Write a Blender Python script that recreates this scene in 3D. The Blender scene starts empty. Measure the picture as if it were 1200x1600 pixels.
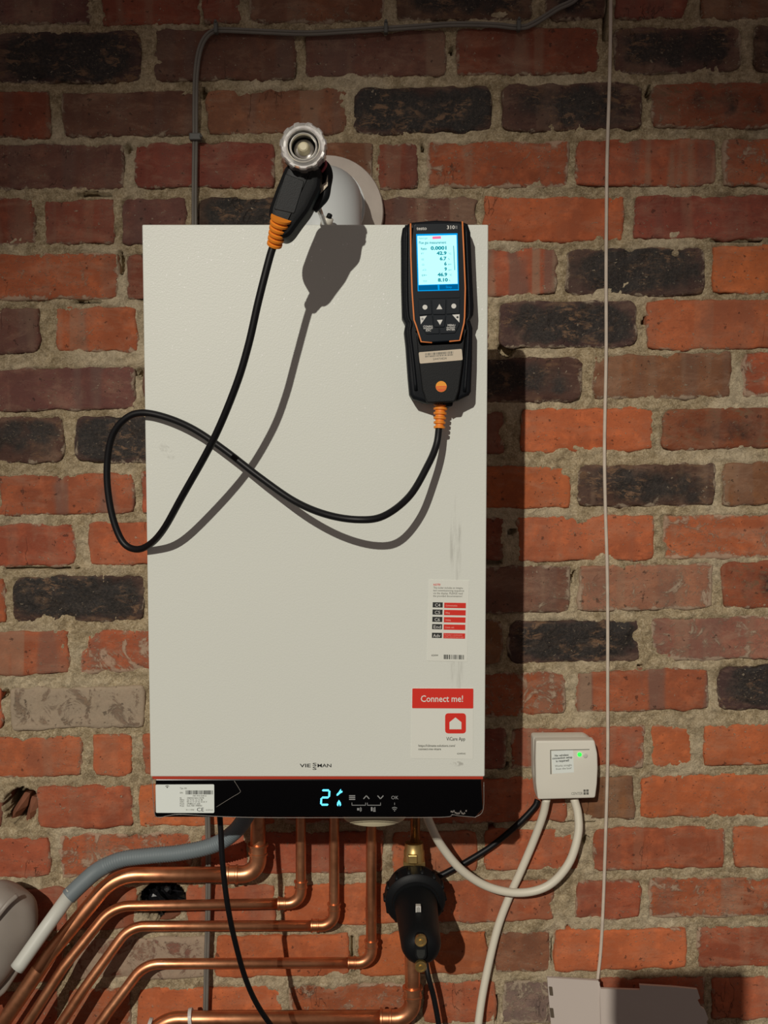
import bpy, math, random
import numpy as np
from mathutils import Vector, Matrix

# ------------------------------------------------------------------ camera, world, lamp, exposure
SC = bpy.context.scene
COL = SC.collection
F = 1875.0                      # focal length in pixels of the 1200x1600 frame
PITCH = math.radians(4.4)
CAM = Vector((0, 0, 1.55))
YF = 1.4156                     # distance to the front of the boiler
YW = 1.7456                     # distance to the brick wall

def at(u, v, Y):
    x = (u-600)/F; z = -(v-800)/F
    r = Vector((x, math.cos(PITCH)+z*math.sin(PITCH), -math.sin(PITCH)+z*math.cos(PITCH)))
    return CAM + r*(Y/r.y)

cam_d = bpy.data.cameras.new('camera')
cam = bpy.data.objects.new('camera', cam_d); COL.objects.link(cam)
cam.location = CAM; cam.rotation_euler = (math.radians(90)-PITCH, 0, 0)
cam_d.sensor_fit = 'VERTICAL'; cam_d.sensor_height = 32.0; cam_d.lens = 32.0*F/1600
cam_d.clip_start = 0.01
SC.camera = cam

world = bpy.data.worlds.new('world'); SC.world = world; world.use_nodes = True
wb = world.node_tree.nodes['Background']
wb.inputs[0].default_value = (1.0, 0.81, 0.74, 1); wb.inputs[1].default_value = 0.15

LDIR = Vector((0.242, 1, -0.432))
LAIM = at(720, 1300, YW)
LPOS = at(640, 900, YW) - LDIR*12.0
ld = bpy.data.lights.new('lamp', 'SPOT'); lamp = bpy.data.objects.new('lamp', ld); COL.objects.link(lamp)
lamp.location = LPOS
lamp.rotation_euler = (LAIM-LPOS).to_track_quat('-Z', 'Y').to_euler()
ld.energy = 4650; ld.color = (1.0, 0.94, 0.83); ld.spot_size = math.radians(9.9); ld.spot_blend = 0.80
ld.shadow_soft_size = 0.055

SC.view_settings.view_transform = 'Standard'; SC.view_settings.look = 'None'
SC.view_settings.exposure = 0.0; SC.view_settings.gamma = 1.0; SC.view_settings.use_curve_mapping = False

random.seed(7); RNG = np.random.RandomState(7)

# ------------------------------------------------------------------ materials
def mat(name, color, rough=0.6, metal=0.0, emis=None, es=0.0, bump=0.0, bscale=200, spec=0.5, var=0.0, vscale=20, coat=0, trans=0, ior=1.45):
    m = bpy.data.materials.new(name); m.use_nodes = True
    nt = m.node_tree; p = nt.nodes['Principled BSDF']
    p.inputs['Base Color'].default_value = (*color, 1); p.inputs['Roughness'].default_value = rough
    p.inputs['Metallic'].default_value = metal; p.inputs['Specular IOR Level'].default_value = spec
    p.inputs['Coat Weight'].default_value = coat; p.inputs['Transmission Weight'].default_value = trans
    p.inputs['IOR'].default_value = ior
    if emis: p.inputs['Emission Color'].default_value = (*emis, 1); p.inputs['Emission Strength'].default_value = es
    tc = nt.nodes.new('ShaderNodeTexCoord')
    if var:
        n = nt.nodes.new('ShaderNodeTexNoise'); n.inputs['Scale'].default_value = vscale; n.inputs['Detail'].default_value = 6
        nt.links.new(tc.outputs['Object'], n.inputs['Vector'])
        mx = nt.nodes.new('ShaderNodeMix'); mx.data_type = 'RGBA'
        mx.inputs[6].default_value = (*[max(0, c*(1-var)) for c in color], 1)
        mx.inputs[7].default_value = (*[min(1, c*(1+var)) for c in color], 1)
        nt.links.new(n.outputs['Fac'], mx.inputs[0]); nt.links.new(mx.outputs[2], p.inputs['Base Color'])
    if bump:
        n2 = nt.nodes.new('ShaderNodeTexNoise'); n2.inputs['Scale'].default_value = bscale; n2.inputs['Detail'].default_value = 4
        nt.links.new(tc.outputs['Object'], n2.inputs['Vector'])
        b = nt.nodes.new('ShaderNodeBump'); b.inputs['Strength'].default_value = bump; b.inputs['Distance'].default_value = 0.001
        nt.links.new(n2.outputs['Fac'], b.inputs['Height']); nt.links.new(b.outputs['Normal'], p.inputs['Normal'])
    return m

class NG:
    """small node-graph helper"""
    def __init__(s, name):
        s.m = bpy.data.materials.new(name); s.m.use_nodes = True; s.nt = s.m.node_tree
        s.p = s.nt.nodes['Principled BSDF']; s.tc = s.nt.nodes.new('ShaderNodeTexCoord')
    def put(s, sock, v):
        if isinstance(v, bpy.types.NodeSocket): s.nt.links.new(v, sock)
        elif v is not None: sock.default_value = v
    def noise(s, vec, scale, detail=4, w=None, rough=0.55, dist=0.0):
        n = s.nt.nodes.new('ShaderNodeTexNoise')
        if w is not None: n.noise_dimensions = '4D'; s.put(n.inputs['W'], w)
        s.put(n.inputs['Vector'], vec); s.put(n.inputs['Scale'], scale); n.inputs['Detail'].default_value = detail
        n.inputs['Roughness'].default_value = rough; n.inputs['Distortion'].default_value = dist
        return n.outputs['Fac']
    def math(s, op, a, b=None, c=None, clamp=False):
        n = s.nt.nodes.new('ShaderNodeMath'); n.operation = op; n.use_clamp = clamp
        s.put(n.inputs[0], a); s.put(n.inputs[1], b)
        if c is not None: s.put(n.inputs[2], c)
        return n.outputs[0]
    def mix(s, f, a, b, mode='MIX'):
        n = s.nt.nodes.new('ShaderNodeMix'); n.data_type = 'RGBA'; n.blend_type = mode
        for i, v in ((0, f), (6, a), (7, b)):
            if isinstance(v, tuple) and len(v) == 3: v = (*v, 1)
            s.put(n.inputs[i], v)
        return n.outputs[2]
    def ss(s, x, lo, hi):
        n = s.nt.nodes.new('ShaderNodeMapRange'); n.interpolation_type = 'SMOOTHSTEP'
        s.put(n.inputs[0], x); s.put(n.inputs[1], lo); s.put(n.inputs[2], hi)
        return n.outputs[0]
    def mapping(s, vec, scale=(1, 1, 1), loc=(0, 0, 0)):
        n = s.nt.nodes.new('ShaderNodeMapping'); s.put(n.inputs['Vector'], vec); n.inputs['Scale'].default_value = scale
        n.inputs['Location'].default_value = loc
        return n.outputs[0]
    def sep(s, vec):
        n = s.nt.nodes.new('ShaderNodeSeparateXYZ'); s.put(n.inputs[0], vec); return n.outputs
    def attr(s, nm):
        n = s.nt.nodes.new('ShaderNodeAttribute'); n.attribute_type = 'OBJECT'; n.attribute_name = nm; return n.outputs['Fac']
    def bump(s, h, strength, dist, nrm=None):
        n = s.nt.nodes.new('ShaderNodeBump'); n.inputs['Strength'].default_value = strength; n.inputs['Distance'].default_value = dist
        s.put(n.inputs['Height'], h)
        if nrm is not None: s.put(n.inputs['Normal'], nrm)
        return n.outputs[0]

def brick_material():
    g = NG('brick'); O = g.tc.outputs['Object']; G = g.sep(g.tc.outputs['Generated'])
    oi = g.nt.nodes.new('ShaderNodeObjectInfo'); col = oi.outputs['Color']; rnd = g.math('MULTIPLY', oi.outputs['Random'], 60.0)
    char, band, lime = g.attr('char'), g.attr('band'), g.attr('lime')
    big = g.noise(O, 13, 3, rnd); mid = g.noise(O, 45, 6, rnd, 0.65); fine = g.noise(O, 260, 5, rnd, 0.7)
    c = g.mix(g.ss(big, .3, .7), g.mix(1.0, col, (.72, .70, .72), 'MULTIPLY'), col)
    c = g.mix(g.math('MULTIPLY', g.ss(mid, .45, .72), .7), c, g.mix(1.0, col, (1.35, 1.28, 1.15), 'MULTIPLY'))
    c = g.mix(g.math('MULTIPLY', g.ss(g.noise(O, 210, 5, rnd, .7), .56, .70), .45), c, g.mix(1.0, col, (.50, .42, .45), 'MULTIPLY'))
    streak = g.noise(g.mapping(O, (.35, 1, 2.2)), 60, 6, rnd, .7, 1.0)
    c = g.mix(g.math('MULTIPLY', g.ss(streak, .56, .70), .40), c, g.mix(1.0, col, (.42, .36, .42), 'MULTIPLY'))
    # upright kiln bands
    bn = g.noise(g.mapping(O, (1, 1, .10)), 19, 2, rnd, .5)
    bm = g.math('MULTIPLY', g.ss(bn, .52, .60), band)
    c = g.mix(bm, c, g.mix(1.0, g.mix(.55, col, (.20, .13, .10)), (.75, .8, .85), 'MULTIPLY'))
    bn2 = g.noise(g.mapping(O, (1, 1, .10), (3.3, 0, 0)), 24, 2, rnd, .5)
    c = g.mix(g.math('MULTIPLY', g.ss(bn2, .56, .62), g.math('MULTIPLY', band, .6)), c, (.30, .205, .135))
    # burnt heart of the brick
    dx = g.math('ABSOLUTE', g.math('SUBTRACT', G[0], .5)); dz = g.math('ABSOLUTE', g.math('SUBTRACT', G[2], .52))
    heart = g.math('SUBTRACT', 1.0, g.math('ADD', g.math('POWER', g.math('MULTIPLY', dx, 2.0), 4.0), g.math('POWER', g.math('MULTIPLY', dz, 2.1), 3.0)))
    cm = g.math('ADD', g.math('MULTIPLY', heart, .33), g.math('ADD', g.math('MULTIPLY', big, .85), g.math('MULTIPLY', mid, .55)))
    thr = g.math('SUBTRACT', 1.38, g.math('MULTIPLY', char, .72))
    cmask = g.math('MULTIPLY', g.ss(cm, thr, g.math('ADD', thr, .22)), g.ss(char, 0.0, .12))
    wash = g.ss(g.noise(g.mapping(O, (.6, 1, 1.5)), 26, 7, rnd, .75, .6), .46, .66)
    c = g.mix(g.math('MULTIPLY', wash, g.math('ADD', .10, g.math('MULTIPLY', lime, .35))), c, (.42, .27, .18))
    rust = g.ss(g.noise(g.mapping(O, (.6, 1, 1.3)), 75, 6, rnd, .75, .8), .50, .60)
    c = g.mix(g.math('MULTIPLY', cmask, .90), c, g.mix(g.ss(fine, .4, .7), (.010, .0105, .010), (.042, .034, .028)))
    c = g.mix(g.math('MULTIPLY', g.math('MULTIPLY', rust, g.ss(char, .2, .7)), g.ss(g.noise(O, 18, 3, g.math('ADD', rnd, 3.0)), .42, .6)), c, (.17, .098, .055))
    # lime and mortar smears, thicker near the edges
    edge = g.math('MAXIMUM', g.ss(dx, .44, .5), g.ss(dz, .36, .5))
    ln = g.math('ADD', g.math('MULTIPLY', g.noise(O, 32, 7, rnd, .72, 1.2), 1.0), g.math('MULTIPLY', edge, .19))
    lt = g.math('SUBTRACT', .77, g.math('MULTIPLY', lime, .34))
    lm = g.ss(ln, lt, g.math('ADD', lt, .10))
    sp = g.ss(g.noise(O, 150, 2, rnd, .5), g.math('SUBTRACT', .73, g.math('MULTIPLY', lime, .08)), .76)
    fl = g.noise(g.mapping(O, (1, 1, 1.6)), 95, 3, rnd, .6, 2.5)
    fleck = g.math('MULTIPLY', g.ss(fl, g.math('SUBTRACT', .66, g.math('MULTIPLY', lime, .12)), .68), g.ss(big, .40, .56))
    lm = g.math('MAXIMUM', g.math('MULTIPLY', lm, .72), g.math('MAXIMUM', g.math('MULTIPLY', fleck, .75), g.math('MULTIPLY', sp, .5)))
    c = g.mix(lm, c, g.mix(fine, (.30, .235, .165), (.50, .41, .30)))
    pit = g.ss(g.noise(O, 120, 3, rnd, .6), .30, .36)
    c = g.mix(g.math('MULTIPLY', g.math('SUBTRACT', 1.0, pit), .6), c, (.03, .02, .015))
    g.put(g.p.inputs['Base Color'], c)
    g.put(g.p.inputs['Roughness'], g.math('SUBTRACT', .88, g.math('MULTIPLY', cmask, .25)))
    g.p.inputs['Specular IOR Level'].default_value = .3
    h = g.math('ADD', g.math('ADD', g.math('MULTIPLY', fine, .25), g.math('MULTIPLY', mid, .9)), g.math('ADD', g.math('MULTIPLY', lm, .5), g.math('MULTIPLY', pit, .3)))
    h = g.math('ADD', h, g.math('MULTIPLY', g.math('MULTIPLY', g.noise(O, 80, 5, rnd, .7), char), 1.2))
    crk = g.math('SUBTRACT', 1.0, g.ss(g.math('ABSOLUTE', g.math('SUBTRACT', g.noise(g.mapping(O, (2.2, 1, .8)), 7, 5, rnd, .6, .4), .5)), .001, .006))
    crk = g.math('MULTIPLY', crk, g.ss(g.noise(O, 8, 2, g.math('ADD', rnd, 7.0)), .60, .66))
    g.put(g.p.inputs['Base Color'], g.mix(g.math('MULTIPLY', crk, .35), c, (.015, .01, .008)))
    h = g.math('SUBTRACT', h, g.math('MULTIPLY', crk, .5))
    g.put(g.p.inputs['Normal'], g.bump(h, .85, .0026))
    return g.m

def mortar_material():
    g = NG('mortar'); O = g.tc.outputs['Object']
    a = g.noise(O, 9, 4); b = g.noise(O, 70, 6, None, .7); f = g.noise(O, 420, 5, None, .7)
    c = g.mix(g.ss(b, .3, .68), (.42, .335, .21), (.74, .62, .42))
    c = g.mix(g.ss(f, .35, .7), g.mix(1.0, c, (.58, .53, .46), 'MULTIPLY'), c)
    c = g.mix(g.math('MULTIPLY', g.ss(a, .45, .65), .35), c, (.80, .70, .52))
    cr = g.math('SUBTRACT', 1.0, g.ss(g.math('ABSOLUTE', g.math('SUBTRACT', g.noise(O, 38, 5, None, .6, 1.5), .5)), .004, .022))
    c = g.mix(g.math('MULTIPLY', cr, .12), c, (.07, .05, .03))
    h0 = cr
    g.put(g.p.inputs['Base Color'], c); g.p.inputs['Roughness'].default_value = .95; g.p.inputs['Specular IOR Level'].default_value = .15
    h = g.math('SUBTRACT', g.math('ADD', g.math('MULTIPLY', b, 1.0), g.math('MULTIPLY', f, .75)), g.math('MULTIPLY', h0, .10))
    g.put(g.p.inputs['Normal'], g.bump(h, .85, .0042))
    return g.m

def outer_wall_material():
    g = NG('outer_brickwork'); O = g.tc.outputs['Object']
    n = g.nt.nodes.new('ShaderNodeTexBrick'); s = g.sep(O)
    cb = g.nt.nodes.new('ShaderNodeCombineXYZ'); g.put(cb.inputs[0], s[0]); g.put(cb.inputs[1], s[2]); g.put(n.inputs['Vector'], cb.outputs[0])
    n.inputs['Scale'].default_value = 1.0; n.inputs['Brick Width'].default_value = .225; n.inputs['Row Height'].default_value = .0785
    n.inputs['Mortar Size'].default_value = .006; n.inputs['Color1'].default_value = (.30, .075, .03, 1); n.inputs['Color2'].default_value = (.11, .05, .035, 1)
    n.inputs['Mortar'].default_value = (.32, .26, .18, 1)
    c = g.mix(.5, n.outputs['Color'], g.mix(g.noise(O, 60, 6), (.4, .4, .4), (1, 1, 1)), 'MULTIPLY')
    g.put(g.p.inputs['Base Color'], c); g.p.inputs['Roughness'].default_value = .9
    g.put(g.p.inputs['Normal'], g.bump(g.math('ADD', g.math('MULTIPLY', n.outputs['Fac'], -1.0), g.noise(O, 90, 5)), .8, .006))
    return g.m

def panel_material():
    g = NG('panel_white'); O = g.tc.outputs['Object']
    n = g.nt.nodes.new('ShaderNodeTexVoronoi'); g.put(n.inputs['Vector'], O); n.inputs['Scale'].default_value = 190; n.inputs['Randomness'].default_value = 1
    spark = g.math('SUBTRACT', 1.0, g.ss(n.outputs['Distance'], .09, .17))
    sel = g.ss(g.sep(n.outputs['Color'])[0], .72, .76)
    z = g.sep(g.tc.outputs['Generated'])[2]
    zone = g.math('MULTIPLY', g.ss(g.math('ADD', z, g.math('MULTIPLY', g.noise(O, 9, 3), .7)), .75, 1.35), 1.0)
    sm = g.math('MULTIPLY', g.math('MULTIPLY', spark, sel), zone)
    c = g.mix(g.noise(O, 3, 3), (.695, .725, .665), (.725, .75, .69))
    # scuffs: a grey rub and two upright wipe marks near the right edge
    s = g.sep(O)
    def blob(u, v, ru, rv, ang=0):
        p = at(u, v, YF); q = ROOT['panel']
        X = g.math('DIVIDE', g.math('SUBTRACT', s[0], p.x-q.x), ru/1325); Z = g.math('DIVIDE', g.math('SUBTRACT', s[2], p.z-q.z), rv/1325)
        X2 = g.math('ADD', X, g.math('MULTIPLY', Z, ang))
        d = g.math('ADD', g.math('MULTIPLY', X2, X2), g.math('MULTIPLY', Z, Z))
        return g.math('SUBTRACT', 1.0, g.ss(d, .2, 1.0))
    st = g.noise(g.mapping(O, (1, 1, .08)), 300, 3); st2 = g.noise(O, 160, 4)
    dm = g.math('MULTIPLY', blob(712, 850, 11, 85), g.math('MULTIPLY', g.ss(st, .42, .7), .40))
    dm = g.math('MAXIMUM', dm, g.math('MULTIPLY', blob(712, 1050, 14, 60), g.math('MULTIPLY', g.ss(st, .42, .7), .25)))
    dm = g.math('MAXIMUM', dm, g.math('MULTIPLY', blob(262, 706, 12, 14, .8), g.math('MULTIPLY', g.ss(st2, .42, .6), .33)))
    dm = g.math('MAXIMUM', dm, g.math('MULTIPLY', blob(716, 1190, 16, 9), g.math('MULTIPLY', g.ss(st2, .52, .62), .5)))
    c = g.mix(dm, c, (.22, .21, .18))
    c = g.mix(sm, c, (1, 1, 1))
    g.put(g.p.inputs['Base Color'], c)
    g.put(g.p.inputs['Roughness'], .42)
    b1 = g.bump(g.noise(O, 520, 2), .25, .0006)
    g.put(g.p.inputs['Normal'], b1)
    return g.m

def copper_material(name, c1, c2, c3):
    g = NG(name); O = g.tc.outputs['Object']
    oi = g.nt.nodes.new('ShaderNodeObjectInfo'); r = g.math('MULTIPLY', oi.outputs['Random'], 30)
    a = g.noise(O, 22, 5, r); b = g.noise(O, 90, 5, r)
    c = g.mix(g.ss(a, .35, .65), c1, c2); c = g.mix(g.math('MULTIPLY', g.ss(b, .55, .75), .5), c, c3)
    g.put(g.p.inputs['Base Color'], c); g.p.inputs['Metallic'].default_value = .93
    g.put(g.p.inputs['Roughness'], g.math('ADD', .24, g.math('MULTIPLY', b, .28)))
    g.put(g.p.inputs['Normal'], g.bump(b, .15, .0005))
    return g.m

M = {}
M['brick'] = brick_material(); M['mortar'] = mortar_material(); M['outer'] = outer_wall_material()
M['casing'] = mat('casing_white', (.70, .71, .65), .45)
M['white_plastic'] = mat('white_plastic', (.74, .72, .63), .4)
M['flue_white'] = mat('flue_white', (.62, .66, .66), .38, var=.05)
M['rosette'] = mat('rosette', (.55, .49, .43), .6, var=.25, vscale=30)
M['black'] = mat('black_plastic', (.006, .007, .008), .5, bump=.15, bscale=900, spec=.28)
M['black_gloss'] = mat('black_gloss', (.002, .002, .0025), .13, spec=.3)
M['rubber'] = mat('black_rubber', (.006, .006, .007), .45, spec=.35)
M['boot'] = mat('boot', (.006, .0075, .010), .5, bump=.2, bscale=1200, spec=.25)
M['face'] = mat('handset_face', (.004, .008, .013), .38, spec=.25)
M['key'] = mat('handset_key', (.008, .012, .017), .55, spec=.25)
M['orange'] = mat('orange_plastic', (.86, .27, .025), .5)
M['orange_line'] = mat('orange_line', (.80, .25, .07), .5)
M['groove'] = mat('groove', (.18, .05, .01), .7)
M['sticker'] = mat('sticker_white', (.745, .765, .70), .5)
M['sticker2'] = mat('sticker_bright', (.80, .86, .82), .45)
M['red'] = mat('print_red', (.70, .028, .015), .45)
M['red2'] = mat('strip_red', (.45, .045, .02), .4)
M['ink'] = mat('print_black', (.02, .022, .02), .6)
M['ink_grey'] = mat('print_grey', (.14, .14, .12), .6)
M['white_ink'] = mat('print_white', (.72, .72, .68), .6)
M['pale_red'] = mat('print_pale_red', (.85, .40, .34), .6)
M['icon'] = mat('icon_grey', (.30, .31, .31), .5)
M['led'] = mat('led_cyan', (0, 0, 0), .5, emis=(.10, .62, .90), es=1.9)
M['green'] = mat('led_green', (0, 0, 0), .5, emis=(.02, 1.0, .06), es=1.6)
M['screen'] = mat('screen_lit', (0, 0, 0), .3, emis=(.50, 1.0, 1.0), es=1.15, spec=0)
M['screen_rim'] = mat('screen_rim', (0, 0, 0), .3, emis=(.0, .38, .90), es=.95, spec=0)
M['screen_bar'] = mat('screen_bar', (0, 0, 0), .3, emis=(.0, .11, .28), es=1.0, spec=0)
M['screen_ink'] = mat('screen_ink', (0, 0, 0), .3, emis=(.0, .27, .33), es=1.0, spec=0)
M['screen_red'] = mat('screen_red', (0, 0, 0), .3, emis=(.95, .16, .35), es=1.0)
M['copper'] = copper_material('copper', (.62, .25, .12), (.80, .38, .20), (.36, .14, .07))
M['dull_copper'] = copper_material('dull_copper', (.38, .20, .09), (.50, .27, .12), (.22, .11, .05))
M['brass'] = copper_material('brass', (.62, .44, .16), (.74, .55, .24), (.40, .27, .10))
M['steel'] = mat('steel', (.55, .53, .50), .25, metal=1)
M['hose'] = mat('hose_grey', (.17, .205, .22), .55)
M['pvc'] = mat('pvc_white', (.62, .63, .57), .45)
M['cord_white'] = mat('cord_white', (.72, .68, .56), .45)
M['cord_pale'] = mat('cord_pale', (.60, .52, .43), .5, var=.25, vscale=60)
M['cord_grey'] = mat('cord_grey', (.16, .145, .125), .6, var=.2, vscale=40)
M['clip'] = mat('clip_grey', (.10, .10, .09), .5)
M['tag'] = mat('asset_tag', (.62, .54, .42), .6, var=.1, vscale=90)
M['badge'] = mat('badge_orange', (.90, .36, .03), .4)
M['badge_red'] = mat('badge_red', (.75, .13, .03), .4)
M['film'] = mat('film', (.22, .20, .18), .25, spec=.8)
M['acrylic'] = mat('clear_plastic', (.90, .88, .85), .16, trans=.62, ior=1.45)
M['cream'] = mat('cream_plastic', (.62, .56, .38), .45)
M['pink'] = mat('pink_red', (.35, .05, .07), .5)
M['card'] = mat('grey_card', (.56, .49, .44), .65, var=.06, vscale=6)
M['card_dark'] = mat('card_hollow', (.10, .075, .05), .8)
M['sack'] = mat('sack', (.30, .265, .23), .45, bump=.5, bscale=18, var=.2, vscale=14)
M['tie'] = mat('cable_tie', (.62, .60, .56), .35)
M['floor'] = mat('floor_concrete', (.16, .14, .12), .9, var=.3, vscale=4)
M['bin'] = mat('black_film', (.012, .012, .014), .3, bump=.5, bscale=60)
M['shard'] = mat('broken_brick', (.20, .075, .04), .9, var=.4, vscale=60, bump=.6, bscale=150)

# ------------------------------------------------------------------ object helpers
ROOT = {'panel': Vector((0, 0, 0))}
def root_loc(o):
    while o.parent is not None: o = o.parent
    return Vector(o.location)

def tag(o, label=None, cat=None, group=None, kind=None):
    if label: o['label'] = label
    if cat: o['category'] = cat
    if group: o['group'] = group
    if kind: o['kind'] = kind
    return o

def thing(name, loc, label, cat, group=None):
    o = bpy.data.objects.new(name, None); COL.objects.link(o); o.location = loc; o.empty_display_size = .05
    return tag(o, label, cat, group)

def link(name, verts, faces, m, parent=None, smooth=True, origin=None, slots=None, midx=None):
    """verts in world space; baked relative to the parent's root or to an origin"""
    V = np.array([tuple(v) for v in verts], float) if not isinstance(verts, np.ndarray) else verts
    if parent is not None: org = root_loc(parent)
    elif origin is not None: org = Vector(origin)
    else:
        lo, hi = V.min(0), V.max(0); org = Vector(((lo[0]+hi[0])/2, (lo[1]+hi[1])/2, lo[2]))
    V = V - np.array(org)
    me = bpy.data.meshes.new(name); me.from_pydata(V.tolist(), [], faces)
    for mm in (slots or [m]): me.materials.append(mm)
    if midx: me.polygons.foreach_set('material_index', midx)
    me.polygons.foreach_set('use_smooth', [smooth]*len(me.polygons)); me.update()
    o = bpy.data.objects.new(name, me); COL.objects.link(o)
    if parent is not None: o.parent = parent
    else: o.location = org
    return o

def smooth_pts(pts, n=8):
    """Catmull-Rom through the points"""
    P = [Vector(p) for p in pts]
    if len(P) < 3: return P
    Q = [P[0]*2-P[1]] + P + [P[-1]*2-P[-2]]; out = []
    for i in range(1, len(Q)-2):
        a, b, c, d = Q[i-1:i+3]
        for k in range(n):
            t = k/n
            out.append(.5*((2*b)+(c-a)*t+(2*a-5*b+4*c-d)*t*t+(3*b-a-3*c+d)*t**3))
    out.append(P[-1]); return out

def tube_geo(path, r, seg=14, radii=None, sx=1.0, up=None):
    V, Fc = [], []; N = len(path); nrm = None
    for i, p in enumerate(path):
        t = (path[min(i+1, N-1)]-path[max(i-1, 0)]).normalized()
        if nrm is None:
            nrm = Vector((0, -1, 0)) if abs(t.y) < .9 else Vector((1, 0, 0))
        nrm = (nrm - t*nrm.dot(t)).normalized(); bi = t.cross(nrm)
        rr = radii[i] if radii else r
        for k in range(seg):
            a = 2*math.pi*k/seg
            V.append(p + nrm*(math.cos(a)*rr) + bi*(math.sin(a)*rr*sx))
        if i:
            for k in range(seg):
                a0 = (i-1)*seg+k; a1 = (i-1)*seg+(k+1) % seg
                Fc.append((a0, a1, a1+seg, a0+seg))
    Fc.append(tuple(range(seg-1, -1, -1))); Fc.append(tuple((N-1)*seg+k for k in range(seg)))
    return V, Fc

def tube(name, path, r, m, parent=None, **k):
    V, Fc = tube_geo(path, r, **k)
    return link(name, V, Fc, m, parent)

class Geo:
    def __init__(s): s.V = []; s.F = []
    def add(s, VF):
        V, Fc = VF; n = len(s.V); s.V += [Vector(v) for v in V]; s.F += [tuple(i+n for i in f) for f in Fc]; return s
    def box(s, lo, hi):
        x0, y0, z0 = lo; x1, y1, z1 = hi
        return s.add(([(x0, y0, z0), (x1, y0, z0), (x1, y1, z0), (x0, y1, z0), (x0, y0, z1), (x1, y0, z1), (x1, y1, z1), (x0, y1, z1)],
               [(0, 3, 2, 1), (4, 5, 6, 7), (0, 1, 5, 4), (1, 2, 6, 5), (2, 3, 7, 6), (3, 0, 4, 7)]))
    def link(s, name, m, parent=None, smooth=False, **k): return link(name, s.V, s.F, m, parent, smooth, **k)

def inset(P, d):
    """P: list of (x,z) counter-clockwise or clockwise; inward offset"""
    n = len(P); A = sum(P[i][0]*P[(i+1) % n][1]-P[(i+1) % n][0]*P[i][1] for i in range(n)); sg = 1 if A > 0 else -1
    out = []
    for i in range(n):
        a, b, c = Vector(P[i-1]), Vector(P[i]), Vector(P[(i+1) % n])
        e1 = (b-a).normalized(); e2 = (c-b).normalized()
        n1 = Vector((-e1.y, e1.x))*sg; n2 = Vector((-e2.y, e2.x))*sg
        m = n1+n2; L = m.length
        if L < 1e-6: m = n1
        else: m = m/L
        k = 1/max(.35, m.dot(n1)); out.append(tuple(b+m*(d*k)))
    return out

def round_poly(P, r, n=4):
    """round the corners of a polygon (list of 2D) with radius-ish r (per corner or scalar)"""
    out = []; N = len(P)
    for i in range(N):
        rr = r[i] if isinstance(r, (list, tuple)) else r
        a, b, c = Vector(P[i-1]), Vector(P[i]), Vector(P[(i+1) % N])
        d1 = min(rr, (a-b).length*.48); d2 = min(rr, (c-b).length*.48)
        if rr <= 0: out.append(tuple(b)); continue
        s = b+(a-b).normalized()*d1; e = b+(c-b).normalized()*d2
        for k in range(n+1):
            t = k/n; out.append(tuple(s*(1-t)**2+b*2*t*(1-t)+e*t*t))
    return out

def prism_geo(P, yf, yb, bev=0.0, bsteps=3):
    """P: (x,z) world outline; front face at y=yf towards the camera, back at yb"""
    n = len(P); rings = [(P, yb)]
    if bev > 0:
        for k in range(bsteps+1):
            a = math.pi/2*k/bsteps
            rings.append((inset(P, bev*(1-math.cos(a))), yf+bev*(1-math.sin(a))))
    else: rings.append((P, yf))
    V = []; Fc = []
    for (Q, y) in rings: V += [Vector((q[0], y, q[1])) for q in Q]
    for r in range(len(rings)-1):
        for i in range(n):
            j = (i+1) % n; Fc.append((r*n+i, r*n+j, (r+1)*n+j, (r+1)*n+i))
    Fc.append(tuple((len(rings)-1)*n+i for i in range(n))); Fc.append(tuple(range(n-1, -1, -1)))
    A = sum(P[i][0]*P[(i+1) % n][1]-P[(i+1) % n][0]*P[i][1] for i in range(n))
    if A < 0: Fc = [tuple(reversed(f)) for f in Fc]
    return V, Fc

def px(P, Y): return [(at(u, v, Y).x, at(u, v, Y).z) for (u, v) in P]

def plate(name, P, Y, thick, m, parent=None, bev=0.0, rnd=0, rn=4, smooth=False):
    """prism from pixel outline P lying on plane y=Y (front face), going back by thick"""
    Q = px(P, Y)
    if rnd: Q = round_poly(Q, [q*1.0 for q in rnd] if isinstance(rnd, (list, tuple)) else rnd, rn)
    V, Fc = prism_geo(Q, Y, Y+thick, bev)
    return link(name, V, Fc, m, parent, smooth)

def rect(u0, v0, u1, v1): return [(u0, v0), (u1, v0), (u1, v1), (u0, v1)]

def revolve(profile, A, B, seg=32, squash=None):
    """profile of (t, r) with t in metres along A->B"""
    A = Vector(A); d = (Vector(B)-A).normalized()
    n1 = d.cross(Vector((0, 0, 1)));
    if n1.length < 1e-3: n1 = Vector((1, 0, 0))
    n1.normalize(); n2 = d.cross(n1)
    V, Fc = [], []
    for i, (t, r) in enumerate(profile):
        for k in range(seg):
            a = 2*math.pi*k/seg; V.append(A+d*t+(n1*math.cos(a)+n2*math.sin(a))*max(r, 1e-5))
        if i:
            for k in range(seg):
                a0 = (i-1)*seg+k; a1 = (i-1)*seg+(k+1) % seg; Fc.append((a0, a1, a1+seg, a0+seg))
    Fc.append(tuple(range(seg-1, -1, -1))); Fc.append(tuple((len(profile)-1)*seg+k for k in range(seg)))
    return V, Fc

def flat_shade_sharp(o, ang=35):
    me = o.data
    try: me.set_sharp_from_angle(angle=math.radians(ang))
    except Exception: pass
    return o

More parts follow.
